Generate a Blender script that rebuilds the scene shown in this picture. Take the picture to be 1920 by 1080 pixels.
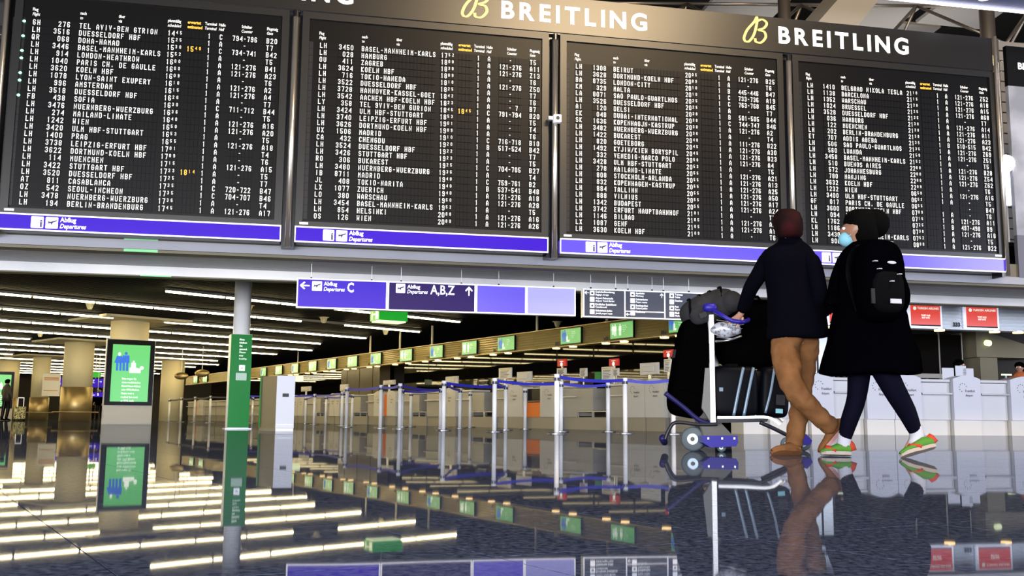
import bpy, math, random
from mathutils import Vector, Matrix
random.seed(7)
for o in list(bpy.data.objects): bpy.data.objects.remove(o)
S = bpy.context.scene; COL = S.collection
# ---------------------------------------------------------------- camera
F = 1850.; CH = .236; PITCH = math.atan(246/1850); ROLL = .009
fw = Vector((0, math.cos(PITCH), math.sin(PITCH))); up0 = Vector((0, -math.sin(PITCH), math.cos(PITCH)))
RV = Vector((1, 0, 0))*math.cos(ROLL)+up0*math.sin(ROLL); UV = up0*math.cos(ROLL)-Vector((1, 0, 0))*math.sin(ROLL)
CP = Vector((0, 0, CH))
cam = bpy.data.cameras.new('camera'); co = bpy.data.objects.new('camera', cam); COL.objects.link(co); S.camera = co
cam.sensor_width = 36; cam.lens = F/1920*36; cam.clip_start = .05; cam.clip_end = 500
M = Matrix.Identity(4)
for i in range(3): M[i][0] = RV[i]; M[i][1] = UV[i]; M[i][2] = -fw[i]; M[i][3] = CP[i]
co.matrix_world = M
# ---------------------------------------------------------------- world, lights, exposure
S.view_settings.view_transform = 'Standard'; S.view_settings.look = 'None'; S.view_settings.gamma = 1
S.view_settings.use_curve_mapping = False; S.view_settings.exposure = 0
W = bpy.data.worlds.new('world'); S.world = W; W.use_nodes = True
W.node_tree.nodes['Background'].inputs[0].default_value = (.55, .62, .8, 1); W.node_tree.nodes['Background'].inputs[1].default_value = .12
def area(loc, target, sx, sy, e, c, name):
    l = bpy.data.lights.new(name, 'AREA'); l.shape = 'RECTANGLE'; l.size = sx; l.size_y = sy; l.energy = e; l.color = c
    o = bpy.data.objects.new(name, l); COL.objects.link(o); o.location = loc
    o.rotation_euler = (Vector(target)-Vector(loc)).to_track_quat('-Z', 'Y').to_euler(); return o
def spot(loc, target, e, c, ang, name, blend=.8, r=.1):
    l = bpy.data.lights.new(name, 'SPOT'); l.energy = e; l.color = c; l.spot_size = math.radians(ang); l.spot_blend = blend; l.shadow_soft_size = r
    o = bpy.data.objects.new(name, l); COL.objects.link(o); o.location = loc
    o.rotation_euler = (Vector(target)-Vector(loc)).to_track_quat('-Z', 'Y').to_euler(); return o
area((-1, -9, 3.2), (1, 16, 1.6), 22, 5.5, 2700, (.92, .945, 1), 'hall_fill_light')  # added general fill from behind the camera, no window stands there
area((-6, -3.5, 1.1), (-3, 17, 2.5), 16, 1.8, 3300, (.96, .97, 1), 'low_fill_light')  # added low fill that brightens the silver column, white band and posts
area((21, 6, 4.4), (9, 15.5, 3.6), 6, 5, 1500, (.80, .84, 1), 'side_glare_light')  # added area light that throws glare on the right-hand boards and signs
area((8, 22.5, 6.9), (9, 26, 10), 8, 3, 330, (1, .92, .82), 'roof_fill_light')  # added fill that brightens the roof panels, no fitting is built for it
area((11.5, 1.2, 2.5), (8.5, 19.5, 1.8), 5, 2.4, 850, (.80, .86, 1), 'right_fill_light')  # added cool fill for the right-hand counters and fascia
area((6.6, 3.0, 11.4), (1.4, 14.4, 6.3), 5.5, 1.6, 2500, (1, .74, .44), 'warm_roof_lamp')
# ---------------------------------------------------------------- materials
MAT = {}
def mat(name, c, rough=.5, metal=0, emit=None, es=1., spec=.5, noise=None, alpha=None, trans=0, coat=0):
    if name in MAT: return MAT[name]
    m = bpy.data.materials.new(name); m.use_nodes = True; nt = m.node_tree; b = nt.nodes['Principled BSDF']
    b.inputs['Base Color'].default_value = (*c, 1); b.inputs['Roughness'].default_value = rough; b.inputs['Metallic'].default_value = metal
    b.inputs['Specular IOR Level'].default_value = spec; b.inputs['Coat Weight'].default_value = coat
    if trans: b.inputs['Transmission Weight'].default_value = trans
    if emit: b.inputs['Emission Color'].default_value = (*emit, 1); b.inputs['Emission Strength'].default_value = es
    if noise:
        sc, c2, lo, hi = noise[:4]
        tc = nt.nodes.new('ShaderNodeTexCoord'); n = nt.nodes.new('ShaderNodeTexNoise'); n.inputs['Scale'].default_value = sc; n.inputs['Detail'].default_value = 6
        r = nt.nodes.new('ShaderNodeValToRGB'); r.color_ramp.elements[0].position = lo; r.color_ramp.elements[1].position = hi
        r.color_ramp.elements[0].color = (*c, 1); r.color_ramp.elements[1].color = (*c2, 1)
        nt.links.new(tc.outputs['Object'], n.inputs['Vector']); nt.links.new(n.outputs['Fac'], r.inputs[0]); nt.links.new(r.outputs[0], b.inputs['Base Color'])
        if len(noise) > 4:
            bp = nt.nodes.new('ShaderNodeBump'); bp.inputs['Strength'].default_value = noise[4]; bp.inputs['Distance'].default_value = .01
            nt.links.new(n.outputs['Fac'], bp.inputs['Height']); nt.links.new(bp.outputs[0], b.inputs['Normal'])
    MAT[name] = m; return m
def granite():
    m = bpy.data.materials.new('polished_granite'); m.use_nodes = True; nt = m.node_tree; b = nt.nodes['Principled BSDF']; L = nt.links.new
    g = nt.nodes.new('ShaderNodeNewGeometry')
    n1 = nt.nodes.new('ShaderNodeTexNoise'); n1.inputs['Scale'].default_value = 55; n1.inputs['Detail'].default_value = 5; n1.inputs['Roughness'].default_value = .75
    r = nt.nodes.new('ShaderNodeValToRGB'); r.color_ramp.elements[0].position = .36; r.color_ramp.elements[1].position = .68
    r.color_ramp.elements[0].color = (.009, .014, .034, 1); r.color_ramp.elements[1].color = (.078, .092, .14, 1)
    n2 = nt.nodes.new('ShaderNodeTexNoise'); n2.inputs['Scale'].default_value = 1.3; n2.inputs['Detail'].default_value = 2
    bp = nt.nodes.new('ShaderNodeBump'); bp.inputs['Strength'].default_value = .02; bp.inputs['Distance'].default_value = .02
    L(g.outputs['Position'], n1.inputs['Vector']); L(g.outputs['Position'], n2.inputs['Vector'])
    L(n1.outputs['Fac'], r.inputs[0]); L(r.outputs[0], b.inputs['Base Color'])
    L(n2.outputs['Fac'], bp.inputs['Height']); L(bp.outputs[0], b.inputs['Normal'])
    b.inputs['Roughness'].default_value = .5; b.inputs['Specular IOR Level'].default_value = 0
    gl = nt.nodes.new('ShaderNodeBsdfGlossy'); gl.inputs['Roughness'].default_value = .022; gl.inputs['Color'].default_value = (.86, .88, .92, 1)
    fr = nt.nodes.new('ShaderNodeFresnel'); fr.inputs['IOR'].default_value = 1.62; L(bp.outputs[0], gl.inputs['Normal'])
    mu = nt.nodes.new('ShaderNodeMath'); mu.operation = 'MULTIPLY'; mu.inputs[1].default_value = .80; L(fr.outputs[0], mu.inputs[0])
    # the coarse grains take the polish less well than the dark ground of the stone
    mr = nt.nodes.new('ShaderNodeMapRange'); mr.inputs['From Min'].default_value = .35; mr.inputs['From Max'].default_value = .7; mr.inputs['To Min'].default_value = 1; mr.inputs['To Max'].default_value = .72
    L(n1.outputs['Fac'], mr.inputs['Value']); m2 = nt.nodes.new('ShaderNodeMath'); m2.operation = 'MULTIPLY'; L(mu.outputs[0], m2.inputs[0]); L(mr.outputs['Result'], m2.inputs[1])
    mx = nt.nodes.new('ShaderNodeMixShader'); L(m2.outputs[0], mx.inputs[0]); L(b.outputs[0], mx.inputs[1]); L(gl.outputs[0], mx.inputs[2]); L(mx.outputs[0], nt.nodes['Material Output'].inputs['Surface'])
    MAT['granite'] = m; return m
granite()
mat('joint', (.02, .02, .022), .6)
mat('black_gloss', (.006, .006, .008), .25, spec=.4)
mat('board_face', (.0022, .0022, .0026), .38, spec=.14)
mat('board_frame', (.008, .0075, .007), .36, 0, spec=.4)
mat('header_panel', (.005, .0045, .004), .33, spec=.5)
mat('flap', (.003, .003, .0036), .42, spec=.12)
mat('flap_dark', (.002, .002, .004), .5, spec=.3)
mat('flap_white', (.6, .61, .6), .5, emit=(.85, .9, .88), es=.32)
mat('flap_amber', (.8, .35, .03), .5, emit=(1, .42, .03), es=.9)
mat('led_green', (.1, .9, .4), .4, emit=(.25, 1, .5), es=4)
mat('letter_white', (.85, .85, .85), .5, emit=(1, .97, .92), es=.8)
mat('letter_plain', (.85, .85, .88), .5, emit=(.9, .92, 1), es=.25)
mat('gold', (.8, .6, .12), .4, emit=(1, .72, .15), es=.75)
mat('purple', (.02, .006, .16), .2, emit=(.045, .010, .60), es=.72, spec=.12)
mat('purple_dark', (.008, .003, .03), .2, spec=.08, emit=(.026, .010, .12), es=.8)
mat('purple_glare_pale', (.1, .1, .2), .25, emit=(.36, .34, .88), es=.9)  # sign blue made pale and glowing to paint strong glare on its face
mat('purple_glare_mid', (.03, .02, .16), .25, emit=(.09, .05, .70), es=.9)  # lighter glowing purple, paints the glare on right strips and a blank sign
mat('white_trim', (.8, .8, .85), .4, emit=(.8, .8, 1), es=.18)
mat('icon_white', (.9, .9, .95), .4, emit=(.9, .9, 1), es=.55)
mat('icon_dark', (.03, .02, .12), .5)
mat('steel', (.62, .56, .48), .28, .9)
mat('alu', (.62, .63, .66), .35, .7)
mat('beam_grey', (.17, .175, .21), .45, 0, noise=(.7, (.22, .225, .26), .3, .7))
mat('band_white', (.50, .50, .53), .3, 0, noise=(.5, (.68, .675, .67), .4, .62))
mat('olive_trim', (.085, .068, .030), .5)
mat('slat_grey', (.27, .275, .30), .4, 0)
mat('ceiling_dark', (.005, .0045, .004), .9, spec=.1)
mat('louvre', (.0055, .0055, .0062), .6, 0, spec=.2)
mat('tube', (.9, .85, .7), .5, emit=(1, .80, .40), es=34)
mat('tube_off', (.30, .30, .28), .4)
mat('cream', (.78, .70, .47), .6)
mat('cream_glossy', (.55, .47, .28), .3)
mat('column_white', (.86, .87, .90), .35)
mat('brass', (.50, .38, .18), .42, .85, noise=(1.5, (.56, .43, .21), .3, .7))
mat('green_panel', (.012, .20, .04), .4, spec=.2, emit=(.01, .2, .03), es=.1)
mat('screen_green', (.02, .1, .03), .25, emit=(.14, .64, .17), es=1.0)
mat('screen_green_dim', (.01, .08, .03), .25, emit=(.05, .40, .10), es=1.0)
mat('sign_green', (.01, .3, .02), .3, emit=(.01, .32, .02), es=.9)
mat('exit_glow', (.8, .9, .6), .3, emit=(.9, 1, .55), es=1.2)
mat('picto_blue', (.02, .1, .5), .4, emit=(.01, .12, .55), es=.8)
mat('picto_white', (.9, .95, .9), .4, emit=(.85, 1, .85), es=.75)
mat('bezel', (.004, .004, .0045), .25, spec=.12)
mat('kiosk_base', (.5, .48, .43), .4)
mat('post_white', (.92, .92, .95), .35, 0)
mat('post_base', (.25, .25, .26), .35, .8)
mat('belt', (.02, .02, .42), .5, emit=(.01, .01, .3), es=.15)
mat('belt_dark', (.015, .015, .05), .6)
mat('counter_grey', (.38, .36, .32), .5, .1, noise=(1.2, (.44, .42, .38), .3, .7))
mat('counter_white', (.56, .56, .59), .4)
mat('divider', (.62, .60, .56), .45)
mat('divider_white', (.56, .57, .64), .45)
mat('plinth', (.30, .28, .25), .4, .3)
mat('plinth_light', (.56, .55, .53), .4, .1)
mat('worktop', (.68, .65, .58), .35)
mat('orange', (.75, .17, .01), .5, emit=(.7, .14, .0), es=.1)
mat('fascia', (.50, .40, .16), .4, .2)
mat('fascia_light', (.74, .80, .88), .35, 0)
mat('downlight', (1, .8, .4), .5, emit=(1, .62, .22), es=3.5)
mat('paper', (.75, .73, .68), .6)
mat('red_sign', (.55, .02, .02), .5, emit=(.5, .01, .01), es=.3)
mat('screen_red', (.12, .01, .01), .3, emit=(.74, .07, .05), es=.95)
mat('screen_white', (.9, .9, 1), .3, emit=(.8, .82, .95), es=.6)
mat('text_dark', (.02, .02, .03), .6)
mat('glass_dark', (.006, .005, .004), .03, spec=.16)
mat('wall_dark', (.025, .02, .016), .6)
mat('wall_brown', (.11, .08, .04), .5)
mat('roof_panel', (.23, .225, .225), .7)
mat('roof_void', (.006, .006, .006), .9)
mat('roof_tube', (.22, .19, .16), .35, .8)
mat('roof_beam', (.26, .24, .205), .8)
mat('channel_blue', (.10, .13, .27), .4, .2)
mat('led_white', (1, 1, 1), .5, emit=(1, .93, 1), es=4)
mat('flood', (1, 1, 1), .5, emit=(1, .95, .9), es=30)
mat('coat_black', (.0009, .0009, .0024), .9, spec=.02)
mat('coat_dark', (.0005, .0005, .0009), .95, spec=0)
mat('leggings', (.0012, .001, .005), .8, spec=.04)
mat('trousers', (.105, .046, .017), .85, spec=.08, noise=(9, (.145, .066, .026), .35, .65, .8))
mat('suede', (.13, .052, .017), .9, spec=.2)
mat('sole_pink', (.30, .15, .14), .7)
mat('skin', (.36, .19, .13), .55)
mat('skin_dark', (.20, .095, .055), .55)
mat('hair_red', (.004, .0006, .001), .8, spec=.08, noise=(4, (.045, .002, .003), .35, .85, .3))
mat('hair_black', (.0009, .0008, .0008), .85, spec=.03)
mat('mask_blue', (.13, .31, .38), .8)
mat('sock', (.30, .30, .34), .8)
mat('shoe_green', (.045, .14, .014), .7, spec=.2)
mat('shoe_red', (.30, .03, .01), .7, spec=.2)
mat('shoe_sole', (.24, .2, .17), .7)
mat('luggage', (.001, .0012, .0026), .5, spec=.05)
mat('luggage_fabric', (.0006, .0006, .0007), .95, spec=0)
mat('luggage_rib', (.08, .12, .17), .35, .1)
mat('pack_grey', (.018, .018, .020), .85, spec=.08, noise=(6, (.009, .009, .010), .4, .7, .4))
mat('pack_dark', (.0009, .0009, .0013), .8, spec=.03)
mat('plastic_clear', (.28, .29, .33), .2, noise=(40, (.10, .10, .12), .5, .6))
mat('cart_blue', (.012, .008, .17), .4, spec=.2)
mat('cart_dark', (.006, .006, .012), .45, 0, spec=.3)
mat('cart_navy', (.006, .005, .05), .45, spec=.2)
mat('dull_grey', (.11, .11, .105), .5, spec=.2)
mat('tyre', (.035, .05, .06), .6)
mat('hub', (.2, .25, .3), .4, .4)
mat('banner_sky', (.30, .31, .36), .6, noise=(1.4, (.16, .17, .20), .35, .62))
mat('banner_black', (.003, .003, .0035), .6, spec=.08)
mat('sage', (.5, .46, .42), .6)
mat('jacket_orange', (.5, .12, .03), .8)
mat('pattern', (.02, .02, .02), .6, noise=(25, (.7, .65, .3), .45, .55))
mat('wood', (.25, .16, .07), .6)
mat('canopy_tan', (.24, .21, .14), .6)
mat('green_glow', (.05, .2, .08), .4, emit=(.16, .60, .22), es=.75)
mat('dispenser_grey', (.45, .62, .50), .4)
# ---------------------------------------------------------------- geometry helpers
class G:
    def __init__(s): s.v = []; s.f = []; s.smooth = False
    def add(s, v, f):
        n = len(s.v); s.v += [tuple(p) for p in v]; s.f += [tuple(i+n for i in q) for q in f]; return s
    def box(s, x0, x1, y0, y1, z0, z1):
        return s.add([(x0, y0, z0), (x1, y0, z0), (x1, y1, z0), (x0, y1, z0), (x0, y0, z1), (x1, y0, z1), (x1, y1, z1), (x0, y1, z1)],
                     [(0, 3, 2, 1), (4, 5, 6, 7), (0, 1, 5, 4), (1, 2, 6, 5), (2, 3, 7, 6), (3, 0, 4, 7)])
    def quad(s, *p): return s.add(p, [tuple(range(len(p)))])
    def prism(s, poly, y0, y1):      # polygon in x,z (counter-clockwise seen from -y) with depth y
        n = len(poly); v = [(x, y0, z) for x, z in poly]+[(x, y1, z) for x, z in poly]
        return s.add(v, [tuple(range(n)), tuple(range(2*n-1, n-1, -1))]+[(i, i+n, (i+1) % n+n, (i+1) % n) for i in range(n)])
    def plan(s, poly, z0, z1):       # polygon in x,y extruded in z
        n = len(poly); v = [(x, y, z0) for x, y in poly]+[(x, y, z1) for x, y in poly]
        return s.add(v, [tuple(range(n-1, -1, -1)), tuple(range(n, 2*n))]+[(i, (i+1) % n, (i+1) % n+n, i+n) for i in range(n)])
    def tube(s, pts, rad, seg=10, ry=None, cap=True, ref=None):
        pts = [Vector(p) for p in pts]; n = len(pts)
        if not hasattr(rad, '__len__'): rad = [rad]*n
        if ry is None: ry = rad
        elif not hasattr(ry, '__len__'): ry = [ry]*n
        v = []; ref0 = Vector(ref) if ref else None; px = None
        for i, p in enumerate(pts):
            t = (pts[min(i+1, n-1)]-pts[max(i-1, 0)]).normalized()
            if ref0 is not None: a = (ref0-t*ref0.dot(t)).normalized()
            elif px is None:
                r = Vector((1, 0, 0)) if abs(t.x) < .8 else Vector((0, 1, 0)); a = (r-t*r.dot(t)).normalized()
            else: a = (px-t*px.dot(t)).normalized()
            px = a; b = t.cross(a)
            for k in range(seg):
                g = 2*math.pi*k/seg; v.append(p+a*math.cos(g)*rad[i]+b*math.sin(g)*ry[i])
        f = [(i*seg+k, i*seg+(k+1) % seg, (i+1)*seg+(k+1) % seg, (i+1)*seg+k) for i in range(n-1) for k in range(seg)]
        if cap: f += [tuple(range(seg-1, -1, -1)), tuple((n-1)*seg+k for k in range(seg))]
        return s.add(v, f)
    def loft(s, rings, seg=24, cap=True, pw=2.3):      # rings: cx, cy, z, rx, ry
        v = []
        for cx, cy, z, rx, ry in rings:
            for k in range(seg):
                g = 2*math.pi*k/seg; c, q = math.cos(g), math.sin(g)
                v.append((cx+rx*math.copysign(abs(c)**(2/pw), c), cy+ry*math.copysign(abs(q)**(2/pw), q), z))
        n = len(rings)
        f = [(i*seg+k, i*seg+(k+1) % seg, (i+1)*seg+(k+1) % seg, (i+1)*seg+k) for i in range(n-1) for k in range(seg)]
        if cap: f += [tuple(range(seg-1, -1, -1)), tuple((n-1)*seg+k for k in range(seg))]
        return s.add(v, f)
    def ball(s, c, rx, ry, rz, seg=16, rings=10, pw=2.):
        R = []
        for i in range(rings+1):
            a = -math.pi/2+math.pi*i/rings; k = max(.02, abs(math.cos(a))**(2/pw)); q = math.sin(a)
            R.append((c[0], c[1], c[2]+rz*math.copysign(abs(q)**(2/pw), q), rx*k, ry*k))
        return s.loft(R, seg, pw=pw)
    def xf(s, m):
        s.v = [tuple(m @ Vector(p)) for p in s.v]; return s
    def mesh(s, name, m):
        me = bpy.data.meshes.new(name); me.from_pydata(s.v, [], s.f); me.materials.append(MAT[m]); me.update()
        if s.smooth: me.polygons.foreach_set('use_smooth', [True]*len(me.polygons))
        return me
    def build(s, name, m, parent=None, smooth=None, loc=None, rotz=0, bevel=0, sub=0):
        if smooth is not None: s.smooth = smooth
        o = bpy.data.objects.new(name, s.mesh(name, m)); COL.objects.link(o)
        if parent: o.parent = parent
        if loc is not None: o.location = loc
        o.rotation_euler.z = rotz
        if bevel:
            b = o.modifiers.new('b', 'BEVEL'); b.width = bevel; b.segments = 2
        if sub:
            b = o.modifiers.new('s', 'SUBSURF'); b.levels = sub; b.render_levels = sub
        return o
def tag(o, label=None, cat=None, group=None, kind=None):
    if label: o['label'] = label
    if cat: o['category'] = cat
    if group: o['group'] = group
    if kind: o['kind'] = kind
    return o
def thing(name, label, cat, loc=(0, 0, 0), rotz=0, group=None):
    o = bpy.data.objects.new(name, None); COL.objects.link(o); o.location = loc; o.rotation_euler.z = rotz
    o.empty_display_size = .1
    return tag(o, label, cat, group)
def dup(src, loc, rotz, label, group=None):
    kids = {}
    for o in bpy.data.objects:
        if o.parent: kids.setdefault(o.parent.name, []).append(o)
    def cp(o, par):
        c = o.copy(); COL.objects.link(c)
        if par: c.parent = par
        for k in kids.get(o.name, []): cp(k, c)
        return c
    c = cp(src, None); c.location = loc; c.rotation_euler.z = rotz; c['label'] = label
    if group: c['group'] = group
    return c
ORD = ['first', 'second', 'third', 'fourth', 'fifth', 'sixth', 'seventh', 'eighth', 'ninth', 'tenth', 'eleventh', 'twelfth', 'thirteenth', 'fourteenth', 'fifteenth',
       'sixteenth', 'seventeenth', 'eighteenth', 'nineteenth', 'twentieth', 'twenty-first', 'twenty-second', 'twenty-third', 'twenty-fourth', 'twenty-fifth', 'twenty-sixth', 'twenty-seventh', 'twenty-eighth', 'twenty-ninth', 'thirtieth']
# sight-line helpers: where a photographed point lies on a given real plane
def ray(x, y): return fw+RV*((x-960)/F)-UV*((y-540)/F)
def atz(x, y, z=0.):
    d = ray(x, y); return CP+d*((z-CH)/d.z)
def aty(x, y, Y):
    d = ray(x, y); return CP+d*(Y/d.y)
def onp(x, y, p0, n):
    d = ray(x, y); return CP+d*((Vector(p0)-CP).dot(n)/d.dot(n))
# text
_tc = {}
def _text(body, shear=0., off=.0, res=2):
    k = (body, shear, off, res)
    if k in _tc: return _tc[k]
    cu = bpy.data.curves.new('t', 'FONT'); cu.body = body; cu.size = 1; cu.shear = shear; cu.offset = off; cu.resolution_u = res; cu.fill_mode = 'FRONT'
    ob = bpy.data.objects.new('t', cu); me = bpy.data.meshes.new_from_object(ob)
    v = [tuple(p.co) for p in me.vertices]; f = [tuple(p.vertices) for p in me.polygons]
    bpy.data.objects.remove(ob); bpy.data.curves.remove(cu); bpy.data.meshes.remove(me)
    x0 = min([p[0] for p in v] or [0]); x1 = max([p[0] for p in v] or [0]); _tc[k] = (v, f, x0, x1); return _tc[k]
_h = _text('H'); CAP = max(p[1] for p in _h[0])
def text(g, body, x, z, h, y=0., w=None, align='l', off=.0, shear=0., sx=1.):
    v, f, x0, x1 = _text(body, shear, off); k = h/CAP; kx = k*sx
    if w: kx = w/(x1-x0)
    wd = (x1-x0)*kx; ox = x-(0 if align == 'l' else wd/2 if align == 'c' else wd)
    g.add([(ox+(p[0]-x0)*kx, y, z+p[1]*k) for p in v], f); return wd
def spaced(g, body, x, z, h, y, w, off=0.):
    k = h/CAP; ws = [_text(c, 0., off, 8) for c in body]; tot = sum((a[3]-a[2])*k for a in ws); gap = (w-tot)/(len(body)-1)
    for c, (v, f, x0, x1) in zip(body, ws):
        g.add([(x+(p[0]-x0)*k, y, z+p[1]*k) for p in v], f); x += (x1-x0)*k+gap
# squarish condensed lettering of the flaps, as strokes on a 4 x 6 grid
_O = '01 05 16 36 45 41 30 10 01'
FONT = {'A': ['00 04 26 44 40', '02 42'], 'B': ['00 06 36 45 44 33 42 41 30 00', '03 33'], 'C': ['41 30 10 01 05 16 36 45'], 'D': ['00 06 36 45 41 30 00'], 'E': ['40 00 06 46', '03 33'], 'F': ['00 06 46', '03 33'],
 'G': ['45 36 16 05 01 10 30 41 43 23'], 'H': ['00 06', '40 46', '03 43'], 'I': ['20 26'], 'J': ['01 10 30 41 46'], 'K': ['00 06', '46 03 40'], 'L': ['06 00 40'], 'M': ['00 06 23 46 40'], 'N': ['00 06 40 46'],
 'O': [_O], 'P': ['00 06 36 45 44 33 03'], 'Q': [_O, '22 40'], 'R': ['00 06 36 45 44 33 03', '23 40'], 'S': ['01 10 30 41 42 33 13 04 05 16 36 45'], 'T': ['06 46', '20 26'], 'U': ['06 01 10 30 41 46'], 'V': ['06 20 46'],
 'W': ['06 00 23 40 46'], 'X': ['00 46', '06 40'], 'Y': ['06 23 46', '23 20'], 'Z': ['06 46 00 40'], '0': [_O], '1': ['15 26 20'], '2': ['05 16 36 45 44 00 40'], '3': ['05 16 36 45 44 33 42 41 30 10 01', '33 23'],
 '4': ['40 46', '46 02 42'], '5': ['46 06 03 33 42 41 30 10 01'], '6': ['45 36 16 05 01 10 30 41 42 33 03'], '7': ['06 46 20'], '8': ['13 04 05 16 36 45 44 33 13 02 01 10 30 41 42 33'], '9': ['01 10 30 41 45 36 16 05 04 13 43'],
 '-': ['13 33'], '.': ['20 21'], '/': ['00 46']}
def glyph(g, ch, xc, z, h, y, wmax):
    if ch not in FONT: return
    w = min(wmax*.86, h*.50)-h*.13; t = h*.135; hh = h-t; k = h/.076
    for pl in FONT[ch]:
        P = [Vector((xc+(int(q[0])/4-.5)*w, z+t/2+int(q[1])/6*hh)) for q in pl.split()]
        n = len(P); closed = P[0] == P[-1] and n > 3; v = []
        for i, p in enumerate(P):
            a = P[i-1] if i else (P[-2] if closed else None); b = P[i+1] if i < n-1 else (P[1] if closed else None)
            d1 = (p-a).normalized() if a is not None else None; d2 = (b-p).normalized() if b is not None else None
            if d1 is None: d1 = d2; p = p-d1*t*.5
            if d2 is None: d2 = d1; p = p+d2*t*.5
            m = Vector((-(d1+d2).y, (d1+d2).x)); m = m.normalized() if m.length > .01 else Vector((-d1.y, d1.x)); c = max(.45, m.dot(Vector((-d1.y, d1.x)))); q = m*(t/2/c)
            v += [(p.x+q.x, y, p.y+q.y), (p.x-q.x, y, p.y-q.y)]
        g.add(v, [(2*i+1, 2*i+3, 2*i+2, 2*i) for i in range(n-1)])
def stroke(g, pts, w, y, closed=False):
    P = []
    n = len(pts)
    for i in range(n-1):
        p0, p1, p2, p3 = [Vector(pts[max(0, min(n-1, j))]) for j in (i-1, i, i+1, i+2)]
        for t in range(6):
            t /= 6.; P.append(.5*((2*p1)+(p2-p0)*t+(2*p0-5*p1+4*p2-p3)*t*t+(3*p1-p0-3*p2+p3)*t**3))
    P.append(Vector(pts[-1])); v = []
    for i, p in enumerate(P):
        t = (P[min(i+1, len(P)-1)]-P[max(i-1, 0)]).normalized(); q = Vector((-t.y, t.x)); ww = w*(.55+.45*abs(t.y))
        a = p+q*ww/2; b = p-q*ww/2; v += [(a.x, y, a.y), (b.x, y, b.y)]
    g.add(v, [(2*i+1, 2*i+3, 2*i+2, 2*i) for i in range(len(P)-1)])
def arrow(g, x, z, s, y, d):         # arrow of size s centred on x,z
    a = {'l': math.pi, 'u': math.pi/2, 'r': 0}[d]
    for poly in ([(-.5, -.07), (.4, -.07), (.4, .07), (-.5, .07)], [(.5, 0), (.42, .1), (.06, .42), (-.06, .32), (.28, 0)], [(.5, 0), (.28, 0), (-.06, -.32), (.06, -.42), (.42, -.1)]):
        g.add([(x+s*(px*math.cos(a)-pz*math.sin(a)), y, z+s*(px*math.sin(a)+pz*math.cos(a))) for px, pz in poly], [tuple(range(len(poly)))])
def plane_icon(g, x, z, s, y):
    for poly in ([(-.38, -.02), (-.3, -.1), (.2, .04), (.42, .16), (.40, .24), (.2, .2)], [(-.38, .12), (-.3, .12), (-.05, .03), (-.22, -.05)], [(-.1, .03), (.12, .1), (.02, -.16), (-.08, -.2)]):
        g.add([(x+s*a, y, z+s*b) for a, b in poly], [tuple(range(len(poly)))])
def rounded(g, x0, x1, z0, z1, r, y0, y1=None):
    P = []
    for cx, cz, a0 in ((x1-r, z0+r, -90), (x1-r, z1-r, 0), (x0+r, z1-r, 90), (x0+r, z0+r, 180)):
        for k in range(5):
            a = math.radians(a0+k*22.5); P.append((cx+r*math.cos(a), cz+r*math.sin(a)))
    if y1 is None: g.add([(a, y0, b) for a, b in P], [tuple(range(len(P)))])
    else: g.prism(P, y0, y1)
def figure(g, x, z, h, y, skirt=False):
    w = h*.17
    for k in range(1):
        P = [(x+h*.075*math.cos(a*math.pi/5), y, z+h*.9+h*.085*math.sin(a*math.pi/5)) for a in range(10)]; g.add(P, [tuple(range(10))])
    if skirt: g.add([(x-w*.75, y, z+h*.8), (x-w*1.5, y, z+h*.42), (x+w*1.5, y, z+h*.42), (x+w*.75, y, z+h*.8)], [(0, 1, 2, 3)])
    else: g.add([(x-w, y, z+h*.8), (x-w*1.1, y, z+h*.42), (x+w*1.1, y, z+h*.42), (x+w, y, z+h*.8)], [(0, 1, 2, 3)])
    for s in (-1, 1): g.add([(x+s*w*.5-w*.33, y, z), (x+s*w*.5+w*.33, y, z), (x+s*w*.5+w*.33, y, z+h*.45), (x+s*w*.5-w*.33, y, z+h*.45)], [(0, 1, 2, 3)])
# ---------------------------------------------------------------- frames of the two directions of the building
AU = math.radians(11.4); U = Vector((math.cos(AU), math.sin(AU), 0)); N = Vector((math.sin(AU), -math.cos(AU), 0))
def onboard(x, y, d=0.):             # s, z on the plane of the boards, d metres behind it
    B = Vector((0, 14.2+d, 0)); p = onp(x, y, B, N); return (p-B).dot(U), p.z
AR = math.radians(-58.7); UR = Vector((math.cos(AR), math.sin(AR), 0)); NR = Vector((math.sin(AR), -math.cos(AR), 0))
R0 = Vector((3.68, 21.3, 0)); Q0 = Vector((5.19, 18.8, 0))
def onR(x, y, d=0.):
    p0 = R0-NR*d; p = onp(x, y, p0, NR); return (p-p0).dot(UR), p.z
def onQ(x, y, d=0.):
    p0 = Q0-N*d; p = onp(x, y, p0, N); return (p-p0).dot(U), p.z
# ---------------------------------------------------------------- floor
fl = G().box(-60, 45, -14, 90, -.2, -.006).build('floor', 'joint'); tag(fl, kind='structure')
TS = .6; TA = math.radians(31.8)
tx = Vector((math.cos(TA), math.sin(TA))); ty = Vector((-math.sin(TA), math.cos(TA)))
cells = []
for i in range(-60, 60):
    for j in range(-60, 60):
        c = tx*(i*TS)+ty*(j*TS)
        if -4 < c.y < 26 and -13 < c.x < 16: cells.append((i, j, c))
inview = [t for t in cells if t[2].y > .9 and abs(t[2].x) < .56*t[2].y+.3]; inview.sort(key=lambda t: t[2].length)
near = set((t[0], t[1]) for t in inview[:300])
tm = G().box(-TS/2+.0014, TS/2-.0014, -TS/2+.0014, TS/2-.0014, -.006, 0).mesh('tile', 'granite')
for i, j, c in inview[:300]:
    o = bpy.data.objects.new('tile', tm); COL.objects.link(o); o.parent = fl; o.location = (c.x, c.y, 0); o.rotation_euler.z = TA
g = G()
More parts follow.
